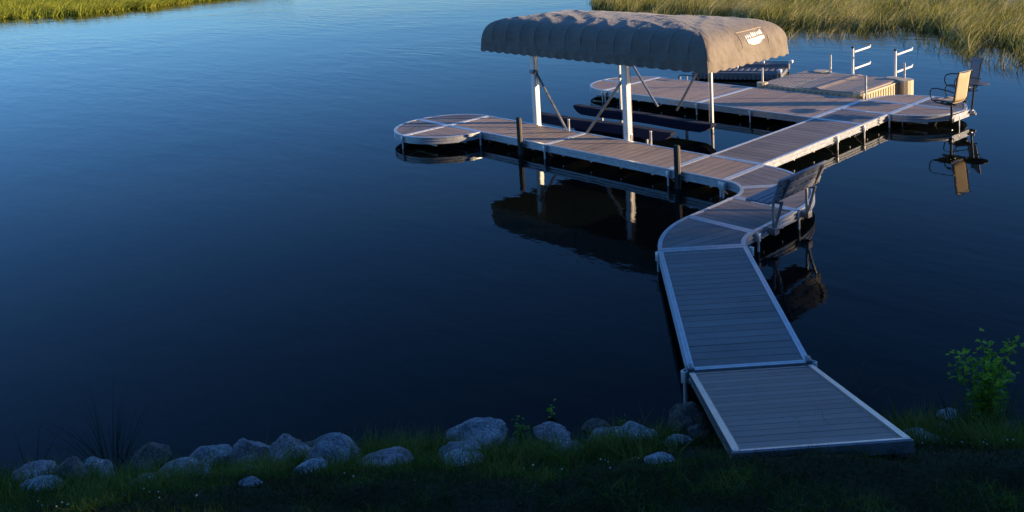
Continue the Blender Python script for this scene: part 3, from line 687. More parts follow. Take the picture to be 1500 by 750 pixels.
# ------------------------------------------------------------------ chairs and table on the round platform
def chair(x, y, rz, label, sling):
    t = thing('patio_chair', (x, y, 0), label, 'chair', 'high sling patio chairs')
    t.rotation_euler = (0, 0, rz); Mx = Matrix.Translation((x, y, 0)) @ Matrix.Rotation(rz, 4, 'Z')
    def sheet(path, w, name, mat):       # path in xz, chair faces +x locally
        mb = MB(Mx); vs = []; n_ = 8
        for (px_, pz_) in path:
            for k in range(n_ + 1):
                s_ = k / n_ - .5; vs.append((px_ - .0, s_ * w, pz_ - .02 * (1 - (2 * s_) ** 2)))
        q_ = n_ + 1; mb.add(vs, [(i * q_ + k, i * q_ + k + 1, (i + 1) * q_ + k + 1, (i + 1) * q_ + k) for i in range(len(path) - 1) for k in range(n_)])
        o = mb.build(name, mat, t, smooth=True); m = o.modifiers.new('t', 'SOLIDIFY'); m.thickness = .008; return o
    seat = [(.27, .385), (.25, .40), (.12, .395), (-.02, .375), (-.16, .37)]
    bck = [(-.18, .385), (-.22, .47), (-.24, .60), (-.265, .76), (-.285, .92), (-.32, 1.04)]
    sheet(seat, .44, 'seat', sling); sheet(bck, .44, 'backrest', sling)
    mb = MB(Mx)
    for s_ in (-1, 1):
        yy = s_ * .235
        mb.tube([(.27, yy, .375), (.12, yy, .385), (-.16, yy, .365), (-.20, yy, .42), (-.24, yy, .60), (-.265, yy, .76), (-.285, yy, .92), (-.325, yy, 1.05)], .013, 8)
    mb.tube([(-.325, -.235, 1.05), (-.325, .235, 1.05)], .013, 8); mb.tube([(.27, -.235, .375), (.27, .235, .375)], .013, 8)
    mb.build('frame', DARKM, t, smooth=True)
    for s_ in (-1, 1):
        yy = s_ * .275; mb = MB(Mx)
        pts = [(-.27, yy, .60), (-.10, yy, .635), (.20, yy, .655), (.31, yy, .635), (.355, yy, .57), (.345, yy, .46), (.30, yy, .385), (.20, yy, .345), (-.05, yy, .325), (-.2, yy, .33)]
        sm_ = []
        for i in range(len(pts) - 1):
            a, b_ = Vector(pts[i]), Vector(pts[i + 1]); sm_ += [a, (a + b_) / 2]
        sm_.append(Vector(pts[-1])); mb.tube(sm_, .0135, 8); mb.build('armrest', DARKM, t, smooth=True)
    mb = MB(Mx); mb.tube([(-.05, -.27, .33), (-.05, .27, .33)], .013, 8); mb.tube([(.12, -.27, .34), (.12, .27, .34)], .013, 8)
    mb.lathe((0, 0, .27), [(.10, 0), (.11, .02), (.11, .045), (.05, .06)], 20); mb.box((0.09, 0, .285), (.26, .07, .025), bev=.008)
    mb.build('swivel', DARKM, t, smooth=True)
    mb = MB(Mx); mb.tube([(0, 0, .28), (0, 0, -.12)], .027, 14); mb.box((-.0, 0, -.06), (.09, .09, .13), bev=.01); mb.build('pedestal', DARKM, t, smooth=True)
    return t
chair(1.27, 6.68, R(168), 'near patio chair with sunlit tan sling back at the round platform rim', SLING)
chair(.90, 8.32, R(226), 'far patio chair with shaded grey sling back behind the small table', SLING_SHADE)
t = thing('pedestal_table', (1.36, 7.72, 0), 'small round dark table on a pole between the two patio chairs', 'table')
mb = MB(); mb.lathe((1.40, 7.74, .60), [(.24, -.012), (.282, -.006), (.285, .006), (.278, .014), (.02, .014)], 40); mb.build('tabletop', basic('dark_table_top', (.05, .04, .035), (.09, .07, .055), rough=.4, scale=20), t, smooth=True)
mb = MB(); mb.tube([(1.31, 7.70, -.12), (1.36, 7.73, .56)], .024, 12); mb.bar((1.22, 7.66, .575), (1.54, 7.82, .575), .05, .03); mb.build('pedestal', DARKM, t, smooth=True)
mb = MB(); mb.box((1.30, 7.70, -.07), (.12, .12, .12), bev=.015); mb.tube([(1.33, 7.62, -.04), (1.42, 7.62, -.04)], .03, 10); mb.tube([(1.33, 7.70, -.10), (1.42, 7.70, -.10)], .03, 10); mb.build('clamp', ALU, t, smooth=True)

# ------------------------------------------------------------------ tan swim float
sw = thing('swim_float', (-2.9, 9.0, WZ), 'tan moulded plastic float with wavy tread moored behind the far dock', 'floating platform')
SX0, SX1, SY0, SY1, SZ = -4.45, -1.38, 7.66, 10.15, .085
def tread_mat():
    m, nt, b = new_mat('tan_tread_plastic'); L = nt.links
    tc = nd(nt, 'ShaderNodeTexCoord'); n = nd(nt, 'ShaderNodeTexNoise', Scale=5, Detail=6); L.new(tc.outputs['Object'], n.inputs['Vector'])
    L.new(ramp(nt, n.outputs[0], [(.3, (.27, .205, .145)), (.7, (.36, .275, .20))]), b.inputs['Base Color']); b.inputs['Roughness'].default_value = .6
    w = nd(nt, 'ShaderNodeTexWave', Scale=4.0, Distortion=3.0, Detail=2); w.inputs['Detail Scale'].default_value = 2.2; w.bands_direction = 'DIAGONAL'; L.new(tc.outputs['Object'], w.inputs['Vector'])
    bp = nd(nt, 'ShaderNodeBump', Strength=.2, Distance=.010); L.new(w.outputs[0], bp.inputs['Height']); L.new(bp.outputs[0], b.inputs['Normal']); return m
mb = MB(); poly = [(SX0 + .12, SY0), (SX1 - .1, SY0), (SX1, SY0 + .1), (SX1, SY1 - .45), (SX1 - .1, SY1 - .1), (SX0 + .5, SY1 + .1), (SX0, SY1 - .3), (SX0, SY0 + .12)]
mb.prism(poly, WZ - .12, SZ - .02); mb.build('hull', TAN, sw)
mb = MB(); nx_, ny_ = 62, 50; vs = []
for i in range(nx_ + 1):
    for j in range(ny_ + 1):
        x = SX0 + .02 + (SX1 - SX0 - .04) * i / nx_; y = SY0 + .02 + (SY1 - SY0 - .04) * j / ny_
        mid = SX0 + 1.75; ridge = .035 * math.exp(-((x - mid) / .10) ** 2) + .03 * math.exp(-((x - (SX1 - .15)) / .3) ** 2) - .02 * math.exp(-((x - mid + .8) / .4) ** 2)
        z = SZ + ridge + .0008 * math.sin(x * 42 + 1.5 * math.sin(y * 9)) * (0 if abs(x - mid) < .1 else 1)
        if i in (0, nx_) or j in (0, ny_): z = SZ - .035
        vs.append((x, y, z))
q_ = ny_ + 1; mb.add(vs, [(i * q_ + j, (i + 1) * q_ + j, (i + 1) * q_ + j + 1, i * q_ + j + 1) for i in range(nx_) for j in range(ny_)])
mb.build('tread_deck', tread_mat(), sw)
mb = MB()
for k in range(17):
    x = SX0 + .25 + k * .165; mb.box((x, SY0 - .012, (SZ + WZ) / 2 - .02), (.10, .03, SZ - WZ - .06), bev=.008)
for k in range(14):
    y = SY0 + .22 + k * .14; mb.box((SX1 + .010, y, (SZ + WZ) / 2 - .03), (.03, .085, SZ - WZ - .05), bev=.008)
mb.box((SX1 + .008, (SY0 + SY1) / 2 - .1, SZ - .02), (.05, SY1 - SY0 - .6, .04), bev=.01)
mb.split('side_rib', TAN, sw)
mb = MB(); mb.prism(arcpts((-1.30, 9.80), .27, -60, 120, 8) + arcpts((-1.62, 9.95), .2, 120, 300, 8), WZ - .1, SZ + .05); mb.build('end_bumper', TAN, sw)
mb = MB(); mb.prism(arcpts((SX1 - .10, SY0 + .10), .17, 0, 360, 12)[:-1], SZ - .05, SZ + .02); mb.prism(arcpts((SX0 + .12, SY0 + .06), .15, 0, 360, 12)[:-1], SZ - .1, SZ + .03); mb.prism(arcpts((SX0 + .55, SY1 - .05), .22, 0, 360, 12)[:-1], SZ - .05, SZ + .03)
mb.split('corner_pad', TAN, sw)
for (x, y, h) in ((-4.35, 7.76, .50), (-1.32, 7.76, .54), (-1.36, 10.02, .54), (-3.80, 10.45, .58)):
    MB().tube([(x, y, -.9), (x, y, h)], .030, 12).build('mooring_pole', ALU, sw, smooth=True)
for (x, y, lb_) in ((-3.05, 10.36, 'left white rack post with two angled arms behind the tan float'), (-1.80, 10.40, 'right white rack post with two angled arms behind the tan float')):
    t = thing('kayak_rack', (x, y, .08), lb_, 'rack', 'white kayak rack posts')
    mb = MB(); mb.tube([(x, y, -.35), (x, y, .78)], .036, 12); mb.bar((x, y - .25, .02), (x, y + .04, .02), .09, .04); mb.build('post', WHITEP, t, smooth=True)
    MB().tube([(x, y, .78), (x, y, .83)], .040, 12).build('cap', BLACK, t, smooth=True)
    for zz in (.68, .20):
        mb = MB(); mb.bar((x + .03, y + .02, zz), (x + .10, y + .82, zz + .05), .05, .05, .008); mb.box((x + .102, y + .83, zz + .085), (.045, .04, .05), bev=.008); mb.build('arm', WHITEP, t)

# ------------------------------------------------------------------ grey watercraft port, lying askew behind the far dock
pa = math.atan2(9.95 - 8.87, -5.25 + 7.64); pl = math.hypot(9.95 - 8.87, 2.39) + .1
PM = Matrix.Translation((-7.66, 8.87, -.1)) @ Matrix.Rotation(pa, 4, 'Z')
pt = thing('watercraft_port', (-6.6, 10.2, WZ), 'grey ribbed floating port with white roller caps behind the far dock', 'floating port')
PW = 2.0
mb = MB(PM); mb.box((pl / 2, .13, -.06), (pl, .26, .20), bev=.03); mb.box((pl / 2, PW - .13, -.06), (pl, .26, .20), bev=.03); mb.box((.14, PW / 2, -.06), (.28, PW - .5, .20), bev=.02); mb.box((pl / 2, PW / 2, -.14), (pl - .1, PW - .5, .12), bev=.02)
mb.split('pontoon', GREYP, pt)
mb = MB(PM)
for k in range(19): mb.box((.14 + k * (pl - .28) / 18, -.008, -.075), (.085, .024, .17), bev=.006)
mb.split('side_rib', GREYP, pt)
mb = MB(PM)
for yy in (.06, .75, PW - .08): mb.tube([(.1, yy, .075), (pl - .05, yy, .085)], .022, 10)
mb.split('guide_rail', ALUD, pt, smooth=True)
mb = MB(PM); 
for k in range(12): mb.box((.35 + k * .19, PW / 2, -.065), (.09, PW - .62, .025), bev=.006)
mb.split('bed_rib', GREYP, pt)
for (x, y, l_) in ((pl - .05, .10, .26), (pl + .05, PW - .1, .24), (.05, PW - .1, .12), (.10, .08, .12), (1.25, .75, .10), (1.9, PW - .25, .1)):
    mb = MB(PM); mb.box((x, y, .10), (.10, l_, .085), bev=.02); mb.build('roller_cap', WHITEP, pt)

# swim ladder at the far dock's back edge
t = thing('swim_ladder', (-6.75, Y4 + .06, -.1), 'small bent-tube swim ladder on the back edge of the far dock', 'ladder')
mb = MB()
for dy in (0.0,):
    mb.tube([(-7.10, Y4 + .05, -.4), (-7.10, Y4 + .05, .05), (-7.06, Y4 + .05, .10), (-6.95, Y4 + .05, .12), (-6.45, Y4 + .05, .12), (-6.40, Y4 + .05, .09), (-6.40, Y4 + .05, -.4)], .016, 8)
mb.build('rail', DARKM, t, smooth=True)
mb = MB(); mb.tube([(-7.03, Y4 + .05, -.1), (-7.03, Y4 + .05, .06)], .02, 8); mb.tube([(-6.78, Y4 + .05, -.1), (-6.78, Y4 + .05, .10)], .02, 8); mb.split('upright', ALU, t, smooth=True)

# ------------------------------------------------------------------ rocks along the bank
def unproject(px, py, z):
    d = fw + rt * ((px - 928.483) / 1278.96) - up * ((py - 75.248) / 1278.96)
    return CAM + d * ((z - CAM.z) / d.z), d
def on_bank(px, py):
    """point of the bank (or the water) that this viewing direction of the survey photo meets"""
    d = fw + rt * ((px - 928.483) / 1278.96) - up * ((py - 75.248) / 1278.96); s_ = 2.0
    for _ in range(6000):
        p = CAM + d * s_; u = p.x * cu + p.y * su; v = -p.x * su + p.y * cu
        if p.z < max(float(bank_z(u, v)), WZ - .12): return p, s_
        s_ += .004
    return p, s_
def rock_mesh(seed, sx, sy, sz, angular=.5):
    bm = bmesh.new(); bmesh.ops.create_icosphere(bm, subdivisions=5, radius=1); r_ = random.Random(seed)
    o = Vector((r_.uniform(0, 90), r_.uniform(0, 90), r_.uniform(0, 90)))
    pl_ = [(Vector((r_.uniform(-1, 1), r_.uniform(-1, 1), r_.uniform(-.4, 1))).normalized(), r_.uniform(.62, .9)) for _ in range(7)]
    for v in bm.verts:
        c = v.co.copy()
        for nrm_, d_ in pl_:
            h = c.dot(nrm_) - d_
            if h > 0: c -= nrm_ * h * min(1, angular + .25)
        c *= 1 + .26 * noise.noise(c * 1.1 + o) + .13 * noise.noise(c * 2.3 + o) + .035 * noise.noise(c * 6 + o) + .012 * noise.noise(c * 16 + o)
        c += c.normalized() * (-.03 * max(0, .12 - abs(noise.noise(c * 1.6 + o * 2))) / .12 * angular)
        v.co = Vector((c.x * sx, c.y * sy, c.z * sz))
    me = bpy.data.meshes.new('rock'); bm.to_mesh(me); bm.free()
    for p in me.polygons: p.use_smooth = True
    return me
RK = [  # px, py (centre), width, height in the 1500-px photograph, kind, angular, lean, label
 (56, 698, 67, 30, 'pink', .2, 0, 'smooth lavender-grey boulder, leftmost large stone of the row'),
 (60, 712, 50, 24, 'pale', .4, 0, 'small pale stone half in grass below the smooth lavender boulder'),
 (112, 701, 52, 48, 'dark', .6, 0, 'dark brown mossy boulder left of the dark rush clump'),
 (142, 696, 46, 44, 'grey', .5, 20, 'grey streaked boulder against the dark brown mossy one'),
 (221, 674, 50, 42, 'dark', .5, 10, 'dark boulder with a light top just right of the rush clump'),
 (269, 694, 62, 34, 'grey', .4, 0, 'broad pale-blue boulder in grass, below the rush clump and to its right'),
 (214, 708, 46, 22, 'pale', .4, 15, 'low slanted pale stone in grass left of the broad pale-blue boulder'),
 (308, 671, 60, 34, 'grey', .4, 15, 'speckled egg-shaped boulder at the water edge, third gap from the rushes'),
 (372, 667, 53, 42, 'pink', .6, 5, 'boulder with a broken dark left face at the water edge'),
 (364, 693, 36, 20, 'dark', .3, 0, 'small rounded brown stone under the boulder with the broken face'),
 (367, 708, 26, 12, 'grey', .3, 0, 'tiny blue-grey stone in grass, lowest below the broken-faced boulder'),
 (422, 668, 56, 42, 'pink', .5, 12, 'rounded grey boulder leaning right beside the broken-faced boulder'),
 (462, 661, 50, 24, 'dark', .4, 0, 'flat dark pinkish stone behind two larger boulders'),
 (493, 668, 72, 44, 'grey', .7, 0, 'large creased grey boulder left of the green grass tuft'),
 (452, 689, 44, 20, 'pale', .5, 20, 'thin pale wedge stone in front of the large creased boulder'),
 (565, 674, 62, 22, 'pink', .5, 0, 'low flat-topped stone below the bright green grass tuft'),
 (692, 643, 84, 44, 'grey', .8, 14, 'largest angular grey boulder, right of the second grass tuft'),
 (671, 662, 60, 28, 'grey', .7, 10, 'slanted grey slab lying under the largest angular boulder'),
 (673, 675, 56, 14, 'pale', .5, 0, 'lowest pale stone showing under the slanted slab'),
 (812, 643, 64, 36, 'pink', .3, 5, 'rounded grey-pink boulder beneath the small leafy weed'),
 (834, 662, 42, 20, 'pink', .6, 0, 'flat brownish stone in front of the rounded grey-pink boulder'),
 (876, 633, 42, 32, 'dark', .4, 0, 'reddish dark boulder standing behind two pale ones'),
 (886, 645, 46, 28, 'grey', .6, 25, 'slanting pale grey stone left of the pointed pale boulder'),
 (929, 640, 56, 40, 'pale', .5, 10, 'pointed pale boulder left of the dock ramp foot'),
 (1010, 616, 46, 40, 'dark', .2, 0, 'big smooth round boulder tucked against the ramp side'),
 (1025, 635, 30, 18, 'dark', .2, 0, 'small round stone below the big smooth boulder by the ramp'),
 (992, 647, 38, 12, 'pale', .5, 0, 'flat white-topped stone in grass by the ramp'),
 (967, 674, 34, 18, 'pale', .3, 0, 'single small stone lowest in the grass left of the ramp'),
 (748, 650, 18, 12, 'dark', .3, 0, 'tiny dark stone in weeds between largest and rounded boulders'),
 (1334, 605, 36, 18, 'pale', .5, 0, 'frosted pale stone at the water edge right of the ramp'),
 (1391, 612, 30, 20, 'pale', .5, 0, 'whitish stone left of the leafy sapling'),
 (1380, 627, 28, 14, 'pink', .4, 0, 'small lilac stone just below the whitish one near the sapling'),
 (1346, 644, 54, 20, 'grey', .4, 0, 'flat grey stone poking out beside the ramp lower right corner'),
 (1478, 630, 38, 16, 'dark', .4, 0, 'dark low stone in grass right of the leafy sapling'),
]
rock_pts = []
for i, (px, py, w_, h_, kind, ang_, lean, lab) in enumerate(RK):
    p, s_ = on_bank(px, py + h_ * .22); dist = s_; k = dist / 1278.96
    sx = w_ * k / 2 * 1.24; sz = h_ * k / 2 * 1.38; sy = sx * .8
    o = bpy.data.objects.new('rock', rock_mesh(50 + i, sx, sy, sz, ang_)); COL.objects.link(o); o.data.materials.append(ROCKS[kind])
    o.location = (p.x, p.y, p.z + sz * .20); o.rotation_euler = (0, R(-lean), YAW + R(((i * 37) % 30) - 15)); 
    o.rotation_euler = (Matrix.Rotation(YAW, 3, 'Z') @ Matrix.Rotation(R(-lean), 3, 'Y') @ Matrix.Rotation(R(((i * 37) % 24) - 12), 3, 'Z')).to_euler()
    tag(o, lab, 'rock', 'fieldstones lining the bank'); rock_pts.append((p.x, p.y, sx))

# ------------------------------------------------------------------ grasses and plants
G = np.random.default_rng(3)
def blades(P, h, w, lean, bend=.4, az=None, wind=None, segs=3):
    """P (n,3) roots, h heights, w widths; returns verts and quads of tapered bent blades"""
    n_ = len(P); az = G.uniform(0, 2 * np.pi, n_) if az is None else az
    dx, dy = np.cos(az), np.sin(az); px_, py_ = -dy, dx
    fa = G.uniform(0, np.pi, n_); px_, py_ = np.cos(fa), np.sin(fa)
    lvl = np.linspace(0, 1, segs + 1); V = np.zeros((n_, segs + 1, 2, 3))
    for k, t in enumerate(lvl):
        off = h * (lean * t + bend * lean * t * t * 1.5)
        zz = h * t * (1 - .25 * np.clip(lean, 0, 1.2) * t)
        cx = P[:, 0] + dx * off; cy = P[:, 1] + dy * off
        if wind is not None: cx = cx + wind[0] * h * t * t; cy = cy + wind[1] * h * t * t
        ww = w * (1 - t ** 1.5 * .92) / 2
        for s_i, s_ in enumerate((-1, 1)):
            V[:, k, s_i, 0] = cx + px_ * ww * s_; V[:, k, s_i, 1] = cy + py_ * ww * s_; V[:, k, s_i, 2] = P[:, 2] + zz
    V = V.reshape(-1, 3); base = np.arange(n_)[:, None] * (2 * (segs + 1)); F = []
    for k in range(segs): F.append(base + np.array([[2 * k, 2 * k + 1, 2 * k + 3, 2 * k + 2]]))
    return V, np.concatenate(F, 0)
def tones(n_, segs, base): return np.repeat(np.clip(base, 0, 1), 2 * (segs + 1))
def bank_field(n_, u0_, u1_, d0, d1):
    u = G.uniform(u0_, u1_, n_); d = G.uniform(d0, d1, n_); v = shore_v(u) - d
    return u, d, v, np.stack([u * cu - v * su, u * su + v * cu, bank_z(u, v) - .01], -1)
def patch(u, v, s_, seed=0):
    return np.array([noise.noise(Vector((float(a) * s_ + seed, float(b_) * s_, seed * 1.7))) for a, b_ in zip(u, v)])
# short lawn and longer grass among the stones
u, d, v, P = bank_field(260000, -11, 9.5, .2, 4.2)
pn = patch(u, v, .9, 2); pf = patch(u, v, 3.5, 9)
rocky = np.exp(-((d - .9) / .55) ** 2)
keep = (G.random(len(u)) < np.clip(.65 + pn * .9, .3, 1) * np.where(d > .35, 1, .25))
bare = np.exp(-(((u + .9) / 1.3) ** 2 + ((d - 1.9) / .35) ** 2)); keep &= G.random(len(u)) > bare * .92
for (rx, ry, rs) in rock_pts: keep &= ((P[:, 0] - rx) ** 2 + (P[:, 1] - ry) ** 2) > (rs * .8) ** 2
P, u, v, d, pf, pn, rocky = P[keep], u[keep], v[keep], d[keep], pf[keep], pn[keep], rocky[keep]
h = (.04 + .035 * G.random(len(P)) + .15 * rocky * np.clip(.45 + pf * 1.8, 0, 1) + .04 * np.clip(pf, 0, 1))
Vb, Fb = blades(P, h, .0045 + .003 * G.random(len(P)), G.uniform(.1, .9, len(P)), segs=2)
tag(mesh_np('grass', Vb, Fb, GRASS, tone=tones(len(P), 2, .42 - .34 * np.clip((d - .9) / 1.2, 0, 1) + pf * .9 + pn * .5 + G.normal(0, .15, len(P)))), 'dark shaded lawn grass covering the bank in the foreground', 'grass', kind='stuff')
u, d, v, P = bank_field(46000, -11, 9.5, .25, 1.75); pt_ = patch(u, v, 2.2, 21); pt2 = patch(u, v, 6, 4)
keep = G.random(len(u)) < np.clip(.05 + pt_ * 2.4 + pt2, 0, 1) * np.where(d < .5, .5, 1)
for (rx, ry, rs) in rock_pts: keep &= ((P[:, 0] - rx - rs * .35 * su) ** 2 + (P[:, 1] - ry + rs * .35 * cu) ** 2) > (rs * 1.05) ** 2
P = P[keep]; n_ = len(P)
Vb, Fb = blades(P, G.uniform(.09, .24, n_) * (1 + .5 * np.clip(pt_[keep], -.5, 1)), np.full(n_, .0065), G.uniform(.05, .75, n_), segs=3)
tag(mesh_np('tall_grass', Vb, Fb, GRASS, tone=tones(n_, 3, .75 + pt2[keep] * .6 + G.normal(0, .15, n_))), 'longer bright green grass growing between the boulders', 'grass', kind='stuff')
# the wider lawn behind and beside the picture
u, d, v, P = bank_field(60000, -30, 40, 3.5, 22); k_ = (u < -11) | (u > 9.5) | (d > 5); P = P[k_]; n_ = len(P)
Vb, Fb = blades(P, .06 + .05 * G.random(n_), np.full(n_, .016), G.uniform(.1, .9, n_), segs=2)
tag(mesh_np('lawn', Vb, Fb, GRASS, tone=tones(n_, 2, .4 + G.normal(0, .2, n_))), 'mown lawn stretching away from the bank', 'grass', kind='stuff')
# clover flowers
u, d, v, P = bank_field(330, -10, 9, .9, 2.6); k_ = patch(u, v, 1.1, 5) > .02; P = P[k_]; mb = MB()
for p in P:
    r_ = random.uniform(.004, .008); mb.lathe((p[0], p[1], p[2] + .07 + random.uniform(-.02, .02)), [(.3 * r_, 0), (r_, .5 * r_), (r_, 1.1 * r_), (.3 * r_, 1.7 * r_)], 6)
o = mb.build('clover_flowers', CLOVER); tag(o, 'tiny white clover blossoms scattered through the shaded grass', 'flowers', kind='stuff')

def plant_blades(name, px, py, n_, h0, h1, wdt, spread, lean0, lean1, mat, label, cat, group=None, tone0=.5, rot=None, segs=4):
    p, _ = on_bank(px, py); n_ = int(n_)
    a = G.uniform(0, 2 * np.pi, n_); rr_ = spread * np.sqrt(G.random(n_))
    P = np.stack([rr_ * np.cos(a), rr_ * np.sin(a), np.full(n_, -.03)], -1)
    Vb, Fb = blades(P, G.uniform(h0, h1, n_), np.full(n_, wdt), G.uniform(lean0, lean1, n_), az=a, segs=segs)
    o = mesh_np(name, Vb, Fb, mat, tone=tones(n_, segs, tone0 + G.normal(0, .18, n_))); o.location = p
    return tag(o, label, cat, group)
plant_blades('rush_clump', 165, 688, 70, .25, .95, .0055, .10, .02, .50, RUSH, 'tall dark clump of thin rushes at the left water edge', 'rushes')
plant_blades('rush_clump', 50, 692, 6, .3, .55, .007, .1, .1, .6, RUSH, 'few sparse dark rush stems at the far left water edge', 'rushes')
plant_blades('grass_tuft', 571, 668, 34, .16, .30, .009, .06, .05, .35, GRASS, 'bright green grass tuft left of the flat-topped stone gap', 'grass tuft', 'tall tufts between the stones', .85)
plant_blades('grass_tuft', 632, 664, 30, .18, .34, .008, .05, .02, .25, GRASS, 'narrow upright grass tuft left of the largest angular boulder', 'grass tuft', 'tall tufts between the stones', .75)
plant_blades('grass_tuft', 545, 668, 20, .10, .20, .007, .06, .05, .5, GRASS, 'short grass tuft with a red-brown seed head behind it', 'grass tuft', 'tall tufts between the stones', .5)
plant_blades('grass_tuft', 235, 690, 24, .12, .30, .007, .06, .05, .3, GRASS, 'green grass tuft beside the dark light-topped boulder', 'grass tuft', 'tall tufts between the stones', .7)
plant_blades('grass_tuft', 312, 690, 24, .12, .24, .007, .07, .05, .4, GRASS, 'grass tuft in front of the egg-shaped boulder', 'grass tuft', 'tall tufts between the stones', .7)
plant_blades('grass_tuft', 500, 700, 40, .10, .22, .007, .12, .05, .4, GRASS, 'grass tuft in front of the large creased boulder', 'grass tuft', 'tall tufts between the stones', .5)
plant_blades('grass_tuft', 1310, 625, 70, .10, .24, .007, .16, .05, .4, GRASS, 'grass tuft at the right of the ramp by the frosted stone', 'grass tuft', 'tall tufts between the stones', .4)
plant_blades('grass_tuft', 1440, 638, 220, .16, .42, .008, .34, .05, .5, GRASS, 'wide dark grass clump around the foot of the sapling', 'grass tuft', 'tall tufts between the stones', .4)
plant_blades('grass_tuft', 770, 668, 60, .10, .24, .008, .16, .05, .5, GRASS, 'weedy grass tuft between the largest and the rounded boulder', 'grass tuft', 'tall tufts between the stones', .5)
plant_blades('grass_tuft', 860, 668, 50, .10, .20, .007, .14, .05, .5, GRASS, 'grass tuft below the reddish dark boulder', 'grass tuft', 'tall tufts between the stones', .4)
plant_blades('seed_head', 541, 655, 22, .10, .16, .010, .03, .02, .3, RUST, 'red-brown dock seed head among the shore grass', 'weed', None, .5)
plant_blades('dry_stalks', 1243, 588, 16, .25, .60, .006, .12, .05, .6, DRY, 'pale dry stalks in the water right of the ramp', 'stalks', None, .3)
plant_blades('dry_stalks', 458, 668, 3, .3, .42, .005, .02, .02, .15, DRY, 'single thin dead stem behind the flat dark stone', 'stalks', None, .3)
plant_blades('dry_stalks', 735, 640, 3, .25, .36, .005, .03, .02, .3, DRY, 'thin dead stems right of the largest angular boulder', 'stalks', None, .3)
plant_blades('dry_stalks', 200, 650, 7, .2, .45, .005, .25, .6, 1.4, DRY, 'fallen dead stems lying over the water behind the rushes', 'stalks', None, .2)

plant_blades('floating_stems', 1462, 338, 26, .05, .22, .012, .35, 2.5, 6, DRY, 'loose pale stems floating on dark water at the far right', 'floating stems', None, .6, segs=2)
plant_blades('floating_stems', 62, 655, 18, .05, .16, .010, .30, 2.5, 6, DRY, 'loose pale stems floating by the bank at the far left', 'floating stems', None, .6, segs=2)
plant_blades('water_weed', 530, 600, 16, .05, .12, .012, .05, .6, 1.4, GRASS, 'small green water weed breaking the surface left of centre', 'water weed', None, .8, segs=2)
def leaf_cloud(centers, normals_jit, size, tone, aspect=.6):
    """broad leaves: two triangles-pairs folded along the midrib"""
    n_ = len(centers); a = G.uniform(0, 2 * np.pi, n_); tilt = G.uniform(-.5, .9, n_)
    ax = np.stack([np.cos(a) * np.cos(tilt), np.sin(a) * np.cos(tilt), np.sin(tilt) * .6], -1)
    sd_ = np.stack([-np.sin(a), np.cos(a), G.uniform(-.4, .4, n_)], -1); s_ = size[:, None]
    b_ = centers; tip = b_ + ax * s_; m1 = b_ + ax * s_ * .45 + sd_ * s_ * aspect / 2; m2 = b_ + ax * s_ * .45 - sd_ * s_ * aspect / 2
    m1[:, 2] += size * .1; m2[:, 2] += size * .1
    V = np.stack([b_, m1, tip, m2], 1).reshape(-1, 3); F = np.arange(4 * n_).reshape(-1, 4)
    return V, F, np.repeat(np.clip(tone, 0, 1), 4)
def leafy(name, px, py, H, spread, nst, nl, size, label, cat, group=None, t0=.5, topbright=True):
    p, _ = on_bank(px, py); t = thing(name, p, label, cat, group); r_ = random.Random(int(px)); C = []; mb = MB()
    for k in range(nst):
        a = r_.uniform(0, 6.28); sp = r_.uniform(.2, 1) * spread; hh = H * r_.uniform(.6, 1); pts = []
        for i in range(7):
            s_ = i / 6; pts.append(p + Vector((math.cos(a) * sp * s_ ** 1.3 + r_.uniform(-.01, .01), math.sin(a) * sp * s_ ** 1.3, hh * s_)))
        mb.tube(pts, [.006 * (1 - .7 * i / 6) for i in range(7)], 6)
        for i in range(nl // nst):
            s_ = r_.uniform(.08, 1.02); b_ = pts[0].lerp(pts[-1], s_); b_ = Vector((pts[0].x + (pts[-1].x - pts[0].x) * s_ ** 1.3, pts[0].y + (pts[-1].y - pts[0].y) * s_ ** 1.3, pts[0].z + (pts[-1].z - pts[0].z) * s_))
            C.append((b_.x - p.x + r_.gauss(0, spread * .13), b_.y - p.y + r_.gauss(0, spread * .13), b_.z - p.z + r_.gauss(0, .02)))
    mb.build('stem', basic('green_stem', (.03, .05, .015), (.05, .07, .02), rough=.7), t, smooth=True)
    C = np.array(C); n_ = len(C); Vl, Fl, T = leaf_cloud(C, 0, size * G.uniform(.6, 1.2, n_), t0 + .35 * (C[:, 2] / H - .5) + G.normal(0, .15, n_))
    mesh_np('foliage', Vl, Fl, SAPL, t, tone=T); return t
leafy('sapling', 1446, 622, .84, .36, 13, 800, .074, 'leafy yellow-green sapling on the bank at the right edge', 'sapling', t0=.55)
leafy('leafy_weed', 806, 628, .30, .10, 4, 44, .05, 'small bright leafy weed above the rounded grey-pink boulder', 'weed', 'leafy weeds between the stones', .5)
leafy('leafy_weed', 760, 650, .28, .13, 5, 60, .045, 'broad-leaved weed just right of the largest angular boulder', 'weed', 'leafy weeds between the stones', .25)
leafy('leafy_weed', 912, 632, .16, .07, 3, 36, .035, 'small round weed between reddish and pointed boulders', 'weed', 'leafy weeds between the stones', .15)

